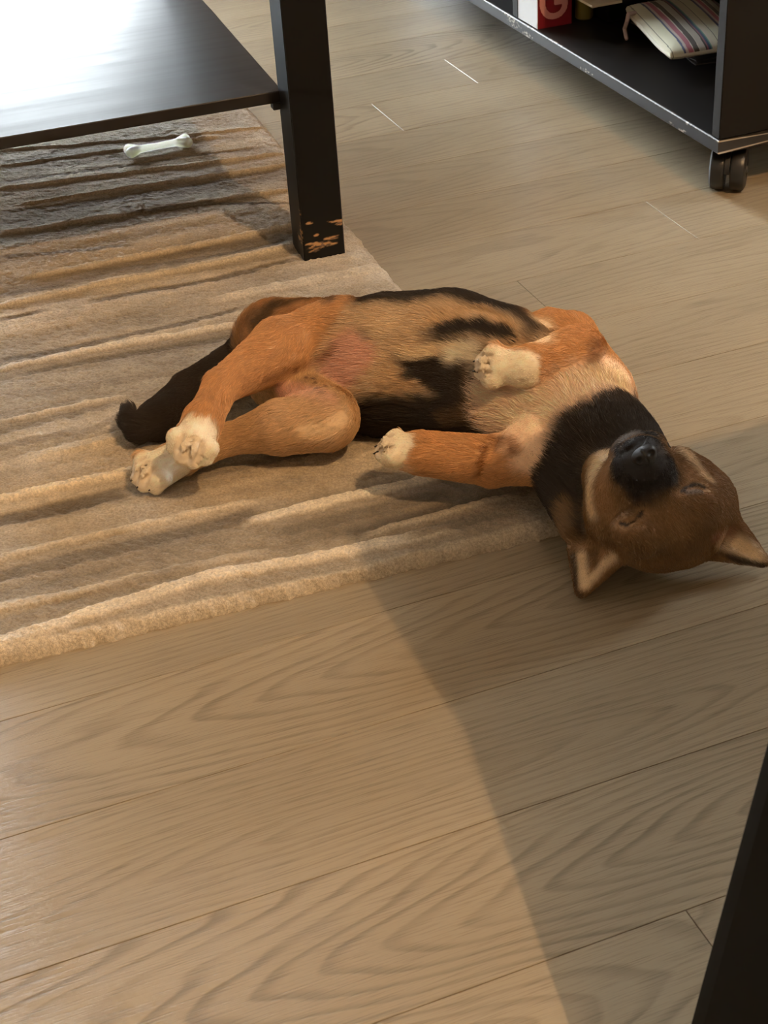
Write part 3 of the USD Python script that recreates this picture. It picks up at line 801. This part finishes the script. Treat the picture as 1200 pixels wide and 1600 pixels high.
def ear(a, b, c, belly):
    EARS.append((P(*a), P(*b), P(*c), belly))


bone('head', (955, 826, .050, 34), (938, 852, .036, 22), 0.010)
bone('head', (1112, 812, .046, 36), (1120, 832, .036, 26), 0.010)
ear((897, 856, .022), (974, 866, .036), (909, 923, .009), 0.006)
ear((1096, 862, .026), (1143, 806, .044), (1191, 876, .011), 0.006)


def seg_dist(p, a, b, ra, rb):
    ab = b - a
    t = np.clip(((p - a) @ ab) / max(ab @ ab, 1e-12), 0, 1)
    return np.linalg.norm(p - a - t[..., None] * ab, axis=-1) - (ra + (rb - ra) * t)


def tri_dist(p, a, b, c):
    n = np.cross(b - a, c - a)
    n /= np.linalg.norm(n)
    h = (p - a) @ n
    q = p - h[..., None] * n
    inside = np.ones(p.shape[:-1], bool)
    dd = np.full(p.shape[:-1], 1e9)
    for s0, s1 in ((a, b), (b, c), (c, a)):
        inside &= ((q - s0) @ np.cross(n, s1 - s0)) >= 0
        dd = np.minimum(dd, seg_dist(p, s0, s1, 0, 0))
    return np.where(inside, np.abs(h), dd)


GS = 0.0022
allp = np.array([x for b in BONES for x in (b['a'], b['b'])] + [x for e in EARS for x in e[:3]])
lo, hi = allp.min(0) - 0.085, allp.max(0) + 0.085
lo[2], hi[2] = -0.012, 0.20
shape = np.ceil((hi - lo) / GS).astype(int)
vol = np.full(shape, 0.08, np.float32)
ax = [lo[i] + GS * np.arange(shape[i]) for i in range(3)]


def put(pmin, pmax, fn, k, sub=False):
    i0 = np.maximum(((pmin - lo) / GS).astype(int), 0)
    i1 = np.minimum(((pmax - lo) / GS).astype(int) + 2, shape)
    sl = tuple(slice(i0[i], i1[i]) for i in range(3))
    g = np.stack(np.meshgrid(*(ax[i][sl[i]] for i in range(3)), indexing='ij'), -1)
    d = fn(g).astype(np.float32)
    old = vol[sl]
    if sub:
        d = -d
        h = np.maximum(k - np.abs(old - d), 0) / k
        vol[sl] = np.maximum(old, d) + h * h * k * 0.25
    else:
        h = np.maximum(k - np.abs(old - d), 0) / k
        vol[sl] = np.minimum(old, d) - h * h * k * 0.25


for b in BONES:
    r = max(b['ra'], b['rb']) + b['k'] + 3 * GS
    put(np.minimum(b['a'], b['b']) - r, np.maximum(b['a'], b['b']) + r, lambda g, b=b: seg_dist(g, b['a'], b['b'], b['ra'], b['rb']), b['k'])
for a, b, c, belly in EARS:
    r = 0.02
    put(np.minimum(np.minimum(a, b), c) - r, np.maximum(np.maximum(a, b), c) + r, lambda g: tri_dist(g, a, b, c) - 0.0055, 0.009)
for a, b, c, belly in EARS:                      # hollow of the ear
    ctr = (a * 0.36 + b * 0.36 + c * 0.28)
    n = np.cross(b - a, c - a)
    n /= np.linalg.norm(n)
    n = n if n @ to_cam(ctr) > 0 else -n
    q = ctr + n * 0.0150
    ln = np.linalg.norm(c - (a + b) / 2)
    put(q - 0.03, q + 0.03, lambda g: seg_dist(g, q - (c - (a + b) / 2) / ln * 0.006, q + (c - (a + b) / 2) / ln * 0.008, 0.0125, 0.011), 0.005, sub=True)


for a, b, gr in GAPS:
    put(np.minimum(a, b) - 0.01, np.maximum(a, b) + 0.01, lambda g: seg_dist(g, a, b, gr * 0.55, gr * 1.3), 0.0025, sub=True)
# where the animal rests its weight it is flattened against rug and floor
FZ = ax[2][None, None, :] - np.where((rug_uv(np.stack(np.meshgrid(ax[0], ax[1], indexing='ij'), -1)).min(-1) > 0), 0.0125, 0.0006)[..., None]
vol = np.maximum(vol, -FZ).astype(np.float32)


def carve(pts, r, k=0.003, off=0.0):
    """A thin groove along measured points on the surface."""
    q = [on_skin(u, v) for u, v in pts]
    for s0, s1 in zip(q, q[1:]):
        put(np.minimum(s0, s1) - r - 0.01, np.maximum(s0, s1) + r + 0.01, lambda g: seg_dist(g, s0, s1, r, r), k, sub=True)


def on_skin(u, v):
    """March along a sight line to the body's surface."""
    d = M.T @ np.array([(u - 600) / F, (v - 800) / F, 1.0])
    d /= np.linalg.norm(d)
    t = np.arange(0.9, 2.3, 0.0006)
    p = CAM + t[:, None] * d
    i = np.round((p - lo) / GS).astype(int)
    ok = np.all((i >= 0) & (i < shape), 1)
    val = np.full(len(t), 1.0)
    val[ok] = vol[tuple(i[ok].T)]
    hit = np.argmax(val < 0)
    return p[hit] if val[hit] < 0 else P(u, v, 0.02)


EYE_L = [(970, 818), (979, 820), (990, 815), (999, 805), (1003, 799)]
EYE_R = [(1064, 768), (1072, 761), (1083, 757), (1093, 758), (1101, 763)]
MOUTH = [(952, 722), (957, 712), (968, 708), (980, 702), (991, 695), (1002, 688), (1006, 684)]
CHEST_LINE = []
eye_pts = [[on_skin(u, v) for u, v in e] for e in (EYE_L, EYE_R)]
nose_c = on_skin(1008, 713)
LINES = [[on_skin(u, v) for u, v in e] for e in (EYE_L, EYE_R, MOUTH)]
carve(MOUTH, 0.0022, 0.0025)
carve([(996, 697), (1003, 704)], 0.0012, 0.002)
carve([(776, 686), (766, 704), (758, 728), (752, 750)], 0.0035, 0.008)
carve(EYE_L, 0.0021, 0.003)
carve(EYE_R, 0.0022, 0.003)


def surface_nets(vol):
    s = vol < 0
    idx = np.zeros(tuple(np.array(vol.shape) - 1), np.int32)
    cnt = np.zeros_like(idx)
    for dx, dy, dz in np.ndindex(2, 2, 2):
        cnt += s[dx:s.shape[0] - 1 + dx, dy:s.shape[1] - 1 + dy, dz:s.shape[2] - 1 + dz]
    cells = np.argwhere((cnt > 0) & (cnt < 8))
    idx[:] = -1
    idx[tuple(cells.T)] = np.arange(len(cells))
    corner = [np.array(c) for c in np.ndindex(2, 2, 2)]
    val = [vol[tuple((cells + c).T)] for c in corner]
    acc, num = np.zeros((len(cells), 3)), np.zeros(len(cells))
    for i in range(8):
        for j in range(i + 1, 8):
            if np.abs(corner[i] - corner[j]).sum() != 1:
                continue
            a, b = val[i], val[j]
            m = (a < 0) != (b < 0)
            t = np.where(m, a / np.where(m, a - b, 1), 0)
            acc += np.where(m[:, None], corner[i] + t[:, None] * (corner[j] - corner[i]), 0)
            num += m
    v = cells + acc / num[:, None]
    faces = []
    for axis_ in range(3):
        o1, o2 = [(1, 2), (2, 0), (0, 1)][axis_]
        sl0, sl1 = [slice(None)] * 3, [slice(None)] * 3
        sl0[axis_], sl1[axis_] = slice(0, -1), slice(1, None)
        e = s[tuple(sl0)] != s[tuple(sl1)]
        pos = np.argwhere(e)
        pos = pos[(pos[:, o1] > 0) & (pos[:, o2] > 0) & (pos[:, o1] < s.shape[o1] - 1) & (pos[:, o2] < s.shape[o2] - 1)]
        d1, d2 = np.eye(3, dtype=int)[o1], np.eye(3, dtype=int)[o2]
        q = np.stack([idx[tuple((pos - d1 - d2).T)], idx[tuple((pos - d2).T)], idx[tuple(pos.T)], idx[tuple((pos - d1).T)]], 1)
        inward = s[tuple(pos.T)]
        q = np.where(inward[:, None], q, q[:, ::-1])
        faces.append(q[(q >= 0).all(1)])
    return v, np.vstack(faces)


bv, bq = surface_nets(vol)
bv = bv * GS + lo
body = trimesh.Trimesh(bv, np.vstack([bq[:, [0, 1, 2]], bq[:, [0, 2, 3]]]), process=False)
comps = trimesh.graph.connected_component_labels(body.edges_unique, node_count=len(bv))
keep = comps == np.argmax(np.bincount(comps))
body.update_faces(keep[body.faces[:, 0]])
body.remove_unreferenced_vertices()
was = np.array(body.vertices)
trimesh.smoothing.filter_taubin(body, lamb=0.5, nu=0.53, iterations=6)
mv = np.array(body.vertices) - was
ml = np.linalg.norm(mv, axis=1, keepdims=True)
body.vertices = was + mv * np.minimum(1, 0.0012 / np.maximum(ml, 1e-9))
bv = np.array(body.vertices)
_, _, bn = meshkit.arrays(body, True)

# which bone each vertex belongs to, the lie of the coat, and how long it is
GROUPS = ['trunk', 'neck', 'head', 'hind_far', 'hind_near', 'tail', 'fore_far', 'fore_near', 'ear']
gd = {g: np.full(len(bv), 1.0) for g in GROUPS}
flow = np.zeros_like(bv)
wsum = np.zeros(len(bv))
for b in BONES:
    d_ = seg_dist(bv, b['a'], b['b'], b['ra'], b['rb'])
    gd[b['g']] = np.minimum(gd[b['g']], d_)
    dirn = b['b'] - b['a']
    dirn = dirn / max(np.linalg.norm(dirn), 1e-9)
    if b['g'] in ('trunk', 'neck'):
        dirn = -dirn
    if b['g'] == 'head':
        dirn = np.array([0.25, -0.2, -0.8])
    w = np.exp(-np.maximum(d_, 0) / 0.006)
    flow += dirn * w[:, None]
for a, b, c, _ in EARS:
    gd['ear'] = np.minimum(gd['ear'], tri_dist(bv, a, b, c) - 0.0045)
    flow += (c - (a + b) / 2) * 40 * (tri_dist(bv, a, b, c) < 0.006)[:, None]
GD = np.stack([gd[g] for g in GROUPS], 1)
which = np.argmin(GD, 1)
soft = np.exp(-np.maximum(GD - GD.min(1, keepdims=True), 0) / 0.003)
soft /= soft.sum(1, keepdims=True)

# coat colours
C = {'tan': (0.60, 0.38, 0.19), 'rust': (0.60, 0.325, 0.14), 'rustd': (0.22, 0.085, 0.025), 'dark': (0.030, 0.021, 0.015), 'brown': (0.105, 0.060, 0.030), 'cream': (0.86, 0.68, 0.45), 'white': (0.92, 0.83, 0.66),
     'pink': (0.80, 0.48, 0.36), 'pinkd': (0.42, 0.20, 0.14), 'mask': (0.013, 0.0115, 0.012), 'face': (0.19, 0.105, 0.046), 'facel': (0.34, 0.20, 0.095), 'grey': (0.24, 0.22, 0.21), 'chest': (0.93, 0.71, 0.53), 'belly': (0.66, 0.485, 0.31), 'inner': (0.70, 0.48, 0.29), 'spot': (0.09, 0.035, 0.028)}
BASE = {'trunk': 'dark', 'neck': 'dark', 'head': 'face', 'hind_far': 'rust', 'hind_near': 'tan', 'tail': 'dark', 'fore_far': 'rust', 'fore_near': 'rust', 'ear': 'face'}
col = soft @ np.array([C[BASE[g]] for g in GROUPS])
wn = meshkit.fbm(bv * 90, 3, 3) - 0.5
wn2 = meshkit.fbm(bv * 260 + 7, 2, 5) - 0.5
view = to_cam(bv.mean(0))


def brush(groups, pts, rpx, colour, softness=0.45, amount=1.0, ragged=0.5):
    """Coat patch: everything of these limbs near a line of points on the skin."""
    global col
    q = [on_skin(u, v) for u, v in pts]
    if len(q) == 1:
        q = q * 2
    d_ = np.full(len(bv), 1.0)
    for s0, s1 in zip(q, q[1:]):
        d_ = np.minimum(d_, seg_dist(bv, s0, s1, 0, 0))
    r = RR(q[0], rpx)
    x = d_ / r + wn * ragged + wn2 * ragged * 0.6
    w = np.clip((1 + softness - x) / (2 * softness), 0, 1)
    w = w * w * (3 - 2 * w) * amount
    if groups:
        g = soft[:, [GROUPS.index(i) for i in groups]].sum(1)
        w = w * np.clip(g * 1.4, 0, 1)
    col = col * (1 - w[:, None]) + np.array(C[colour]) * w[:, None]


TK = ['trunk', 'neck']
# belly and flank
brush(TK, [(520, 500), (640, 500), (690, 490), (790, 520)], 34, 'belly', 0.5)
brush(TK, [(560, 590), (640, 560), (660, 590)], 46, 'belly', 0.5)
brush(TK, [(620, 600), (650, 610)], 26, 'tan', 0.6, 0.5)
brush(TK, [(690, 500), (760, 490), (800, 520)], 14, 'tan', 0.6, 0.6)
brush(TK, [(810, 540), (830, 560)], 18, 'tan', 0.6, 0.8)
brush(TK, [(700, 520), (750, 515), (795, 530)], 15, 'dark', 0.4, 1.0, 0.9)
brush(TK, [(655, 570), (690, 585), (735, 630), (745, 650)], 25, 'dark', 0.35, 1.0, 0.9)
brush(TK, [(560, 640), (640, 640), (700, 645)], 24, 'dark', 0.4, 1.0, 0.8)
brush(TK, [(700, 655), (760, 640)], 14, 'brown', 0.6, 0.8, 0.7)
brush(TK, [(640, 555), (690, 548), (730, 548)], 10, 'cream', 0.5, 0.9)
brush(TK, [(715, 558), (740, 550), (760, 545)], 16, 'white', 0.5, 0.9)
brush(TK, [(600, 520), (620, 508)], 16, 'cream', 0.7, 0.45)
# pink groin
brush(TK, [(545, 540), (570, 555), (545, 580)], 26, 'pink', 0.4, 1.0, 0.5)
brush(TK, [(540, 575), (500, 595), (460, 600)], 22, 'pink', 0.5, 1.0, 0.5)
brush(['trunk', 'hind_near'], [(440, 605), (490, 612), (515, 622)], 14, 'pink', 0.6, 0.8, 0.5)
brush(TK, [(430, 590), (480, 575), (500, 560), (535, 530)], 20, 'inner', 0.5, 1.0)
brush(TK, [(420, 585), (480, 572), (535, 552)], 8, 'pinkd', 0.7, 0.8)
brush(TK, [(540, 540), (545, 560), (520, 585), (480, 598)], 17, 'pink', 0.5, 0.9)
for u, v in ((478, 588), (487, 590), (492, 596), (513, 603), (466, 575), (500, 605), (505, 612)):
    brush(None, [(u, v)], 4, 'spot', 0.5, 0.9, 0.3)
brush(TK, [(520, 600), (530, 615)], 12, 'brown', 0.6, 0.7)
# chest
brush(None, [(785, 640), (850, 640), (900, 610), (960, 590)], 46, 'chest', 0.35, 1.0, 0.4)
brush(['trunk', 'neck', 'fore_near'], [(810, 680), (850, 690), (830, 720)], 30, 'chest', 0.6, 0.8, 0.5)
brush(['trunk', 'neck', 'fore_far'], [(940, 590), (968, 590), (975, 612)], 24, 'cream', 0.5, 0.9, 0.4)
brush(TK, [(760, 610), (790, 620)], 22, 'chest', 0.5, 1.0, 0.4)
brush(['neck', 'trunk'], [(985, 628), (940, 652), (900, 680), (868, 730), (850, 765)], 27, 'dark', 0.3, 1.0, 0.5)
brush(['neck', 'trunk'], [(960, 690), (930, 720), (900, 760)], 34, 'dark', 0.4)
brush(['neck'], [(885, 800), (890, 840)], 18, 'facel', 0.6, 0.6)
brush(['fore_near', 'trunk'], [(770, 735), (800, 750), (835, 755)], 18, 'rust', 0.6, 0.9)
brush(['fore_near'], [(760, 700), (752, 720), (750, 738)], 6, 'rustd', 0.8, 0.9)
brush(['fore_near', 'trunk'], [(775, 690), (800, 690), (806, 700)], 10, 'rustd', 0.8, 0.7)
# forelegs
brush(['fore_far'], [(850, 505), (850, 528)], 18, 'cream', 0.6, 0.9, 0.3)
brush(['fore_far'], [(935, 540), (930, 580), (905, 600)], 12, 'rustd', 0.9, 0.7)
brush(['fore_far'], [(745, 570), (790, 575), (812, 578)], 34, 'white', 0.22, 1.0, 0.5)
brush(['fore_near'], [(590, 705), (606, 700)], 42, 'white', 0.2, 1.0, 0.5)
brush(['fore_near'], [(600, 722), (640, 732)], 12, 'cream', 0.8, 0.5)
# hind legs
brush(['hind_far', 'trunk'], [(400, 510), (425, 480), (470, 466), (520, 468)], 12, 'dark', 0.9, 0.75, 0.8)
brush(['trunk', 'hind_far'], [(470, 468), (425, 478), (396, 502)], 16, 'brown', 0.9, 0.85, 0.8)
brush(['trunk'], [(396, 502), (380, 545), (376, 572)], 18, 'brown', 0.9, 0.8, 0.8)
brush(['hind_far'], [(470, 520), (520, 505)], 24, 'rust', 0.8, 0.5)
brush(['hind_far', 'trunk'], [(420, 590), (480, 568), (530, 545)], 7, 'rustd', 0.9, 0.6)
brush(['hind_far'], [(296, 706), (286, 718), (306, 690)], 50, 'white', 0.14, 1.0, 0.5)
brush(['hind_near'], [(440, 650), (470, 645), (510, 655)], 34, 'inner', 0.8, 1.0, 0.4)
brush(['hind_near'], [(480, 672), (520, 668), (540, 650)], 14, 'cream', 0.9, 0.6, 0.4)
brush(['hind_near'], [(244, 740), (225, 750), (258, 732)], 52, 'white', 0.15, 1.0, 0.4)
# head
brush(['head', 'neck'], [(1000, 728), (1008, 752), (1012, 766)], 40, 'mask', 0.4, 1.0, 0.35)
brush(['head'], [(962, 730), (985, 745), (1040, 730), (1050, 740)], 26, 'mask', 0.35, 1.0, 0.35)
brush(['head'], [(1002, 705), (985, 700), (1015, 690)], 22, 'mask', 0.4)
brush(['head', 'neck'], [(962, 702), (970, 688), (985, 678), (1000, 674), (1018, 676)], 15, 'mask', 0.5, 1.0, 0.2)
brush(['head', 'neck'], [(966, 692), (978, 683), (992, 678)], 8, 'grey', 0.8, 0.9, 0.3)
brush(['head'], MOUTH, 3, 'mask', 0.5, 1.0, 0.1)
brush(['head', 'neck'], [(948, 735), (938, 765), (948, 790)], 22, 'facel', 0.9, 0.9, 0.5)
brush(['head', 'neck'], [(941, 712), (928, 740), (921, 770), (922, 795)], 15, 'cream', 0.8, 0.95, 0.6)
brush(['head', 'neck'], [(940, 716), (928, 742)], 9, 'white', 0.9, 0.7, 0.6)
brush(['head', 'neck'], [(945, 790), (950, 800)], 20, 'facel', 0.7, 0.8, 0.5)
brush(['head'], [(1064, 704), (1086, 722), (1106, 747)], 8, 'cream', 0.9, 0.9, 0.5)
brush(['head'], [(1085, 735), (1075, 745)], 12, 'facel', 0.8, 0.7)
brush(['head'], [(1030, 800), (1060, 830)], 26, 'facel', 0.9, 0.45)
brush(['head'], [(1000, 870), (1080, 860), (1110, 820)], 22, 'brown', 0.9, 0.5)
for e in (EYE_L, EYE_R):
    brush(['head'], e, 12, 'facel', 0.7, 0.55, 0.3)
for e in (EYE_L, EYE_R):
    brush(['head'], e, 3.4, 'mask', 0.6, 0.95, 0.15)
brush(['head'], [(1072, 769), (1083, 768), (1094, 766)], 4, 'grey', 0.6, 0.7, 0.2)
# ears: pale inside, dark rim
brush(['ear', 'head'], [(914, 866), (946, 872), (914, 906)], 17, 'facel', 0.6, 0.8, 0.4)
brush(['ear', 'head'], [(908, 868), (911, 892), (914, 912)], 9, 'cream', 0.8, 0.9, 0.5)
brush(['ear', 'head'], [(957, 868), (943, 880), (926, 900)], 8, 'cream', 0.9, 0.8, 0.5)
brush(['ear', 'head'], [(928, 866), (930, 880)], 8, 'brown', 0.9, 0.45, 0.4)
brush(['ear', 'head'], [(1128, 840), (1150, 848), (1180, 868)], 15, 'cream', 0.7, 0.9, 0.5)
brush(['ear', 'head'], [(1120, 836), (1140, 830)], 10, 'pinkd', 0.8, 0.5, 0.4)
brush(['ear'], [(1120, 862), (1150, 874), (1192, 884)], 6, 'dark', 0.5, 0.9, 0.3)
brush(['ear'], [(896, 866), (900, 910), (908, 930)], 5, 'dark', 0.6, 0.8, 0.3)
for a, b, gr in GAPS:
    x = seg_dist(bv, a, b, gr * 0.9, gr * 1.6) / 0.003
    w = np.clip(1 - x, 0, 1)[:, None] * 0.22
    col = col * (1 - w) + np.array([0.30, 0.17, 0.11]) * w
col = col * (1 + 0.35 * wn2 + 0.25 * wn)[:, None]
col = np.clip(col, 0.008, 0.9)

pup = thing('puppy', 'tan, black and white puppy asleep on its back, head upside down beside the rug', 'dog')
obj('body', body, SKIN, pup, smooth=True, color=col)
# nose leather, nostrils, closed eyelids' lashes, claws
noff = to_cam(nose_c)
nr = RR(nose_c, 1.0)
ux = 0.845 * M[0] - 0.53 * M[1]
ux = ux - noff * (ux @ noff)
ux = ux / np.linalg.norm(ux)
uy = np.cross(noff, ux)
nm = trimesh.creation.icosphere(4, 1.0)
nvx = np.array(nm.vertices)
wide = 1.0 + 0.22 * nvx[:, 1]
nvx = nvx * np.array([1, 1, 1])
local = np.stack([nvx[:, 0] * 21 * nr * wide, nvx[:, 1] * 17 * nr, nvx[:, 2] * 17 * nr], 1)
for sx_ in (-1, 1):                               # nostrils pressed in
    cxy = np.array([sx_ * 10.5 * nr, -0.5 * nr])
    dd = np.hypot((local[:, 0] - cxy[0]) / (5.2 * nr), (local[:, 1] - cxy[1]) / (4.4 * nr))
    local[:, 2] -= (local[:, 2] > 0) * np.clip(1.25 - dd, 0, 1) * 7 * nr
groove = np.clip(1 - np.abs(local[:, 0]) / (1.4 * nr), 0, 1) * (local[:, 2] > 0)
local[:, 2] -= groove * 1.3 * nr
nw = nose_c + local[:, [0]] * ux + local[:, [1]] * uy + (local[:, [2]] - 4.0 * nr) * noff
obj('nose', trimesh.Trimesh(nw, nm.faces, process=False), NOSEM, pup, smooth=True, label='black shiny nose')
for c_pos, c_dir, rt in CLAWS:
    dn = c_dir / np.linalg.norm(c_dir)
    n_ = 7
    cl_ = m3.Manifold.batch_hull([sp(c_pos - dn * 0.003, rt * 0.27), sp(c_pos + dn * 0.0035, rt * 0.06)])
    obj('claw', tri(cl_), CLAW, pup, smooth=True)

# short fur: strands rooted on the body, lying along the coat
rng = np.random.default_rng(7)
fa = body.area_faces
fc = bv[body.faces].mean(1)
fn = body.face_normals
bald = np.zeros(len(bv))
pinkness = np.clip((col[:, 0] - col[:, 1]) / np.maximum(col[:, 0], 1e-3), 0, 1) * (which == 0) * (col[:, 0] > 0.3)
face_ok = (fn @ to_cam(bv.mean(0)) > -0.35) & (fc[:, 2] > 0.004)
wgt = fa * face_ok
NH = 150000
fi = rng.choice(len(fa), NH, p=wgt / wgt.sum())
r1, r2 = rng.random(NH), rng.random(NH)
sq = np.sqrt(r1)
bary = np.stack([1 - sq, sq * (1 - r2), sq * r2], 1)
vi = body.faces[fi]
root = (bv[vi] * bary[..., None]).sum(1)
nrm = (bn[vi] * bary[..., None]).sum(1)
nrm /= np.linalg.norm(nrm, axis=1, keepdims=True)
hcol = (col[vi] * bary[..., None]).sum(1)
hg = which[vi[:, 0]]
fl = (flow[vi] * bary[..., None]).sum(1)
fl = fl - nrm * (fl * nrm).sum(1, keepdims=True)
fl /= np.linalg.norm(fl, axis=1, keepdims=True) + 1e-9
swirl = np.stack([meshkit.fbm(root * 45 + o, 2, 40 + o) - 0.5 for o in range(3)], 1)
fl = fl + 1.1 * swirl + rng.normal(0, 0.16, (NH, 3))
fl = fl - nrm * (fl * nrm).sum(1, keepdims=True)
fl /= np.linalg.norm(fl, axis=1, keepdims=True) + 1e-9
LEN = np.array([0.0105, 0.0105, 0.0038, 0.0065, 0.0065, 0.0085, 0.0055, 0.0055, 0.0030])
ln = LEN[hg] * (0.65 + 0.6 * rng.random(NH))
whiteness = hcol.min(1) > 0.33
ln = np.where(whiteness & (hg > 2), 0.0016, ln)
gap_d = np.full(NH, 1.0)
for a, b, gr in GAPS:
    gap_d = np.minimum(gap_d, seg_dist(root, a, b, gr * 0.7, gr * 1.5))
ln = np.where(gap_d < 0.0012, 0.0004, ln)
near_line = np.full(NH, 1.0)
for e in LINES:
    for s0, s1 in zip(e, e[1:]):
        near_line = np.minimum(near_line, seg_dist(root, s0, s1, 0, 0))
ln = np.where(near_line < 0.007, np.minimum(ln, 0.0012 + near_line * 0.2), ln)
ln = np.where(near_line < 0.0022, 0.0004, ln)
maskd = (hg == 2) & (hcol.max(1) < 0.05)
ln = np.where(maskd, 0.0022, ln)
ln = np.where((hcol[:, 0] > 0.5) & (hcol[:, 2] < 0.23) & (hg == 0), ln * 0.25, ln)
ln = np.where(np.linalg.norm(root - nose_c, axis=1) < 0.018, 0.0006, ln)
lift = 0.22 + 0.16 * rng.random(NH)
p0 = root - nrm * 0.0004
p1 = root + fl * ln[:, None] * 0.5 + nrm * (ln * lift * 0.75)[:, None]
p2 = root + fl * ln[:, None] * 1.0 + nrm * (ln * lift * 0.8)[:, None]
for q in (p1, p2):
    q[:, 2] = np.maximum(q[:, 2], 0.001)
pts = np.stack([p0, p1, p2], 1)
jit = 1 + rng.normal(0, 0.13, (NH, 1))
hcol = np.clip(hcol * jit * 1.03, 0.006, 0.95)
cv = UsdGeom.BasisCurves.Define(stage, str(pup.GetPath()) + '/fur')
cv.CreateTypeAttr('linear')
cv.CreateCurveVertexCountsAttr(Vt.IntArray.FromNumpy(np.full(NH, 3, np.int32)))
cv.CreatePointsAttr(Vt.Vec3fArray.FromNumpy(pts.reshape(-1, 3).astype(np.float32)))
wd = np.stack([np.full(NH, 0.00042), np.full(NH, 0.00034), np.full(NH, 0.00008)], 1) * (0.8 + 0.4 * rng.random((NH, 1)))
cv.CreateWidthsAttr(Vt.FloatArray.FromNumpy(wd.ravel().astype(np.float32)))
cv.SetWidthsInterpolation('vertex')
UsdGeom.PrimvarsAPI(cv).CreatePrimvar('tint', T.Color3fArray, 'uniform').Set(Vt.Vec3fArray.FromNumpy(hcol.astype(np.float32)))
UsdShade.MaterialBindingAPI.Apply(cv.GetPrim()).Bind(HAIR)
keys(cv.GetPrim(), kind='stuff')
print('body verts', len(bv), 'faces', len(body.faces))
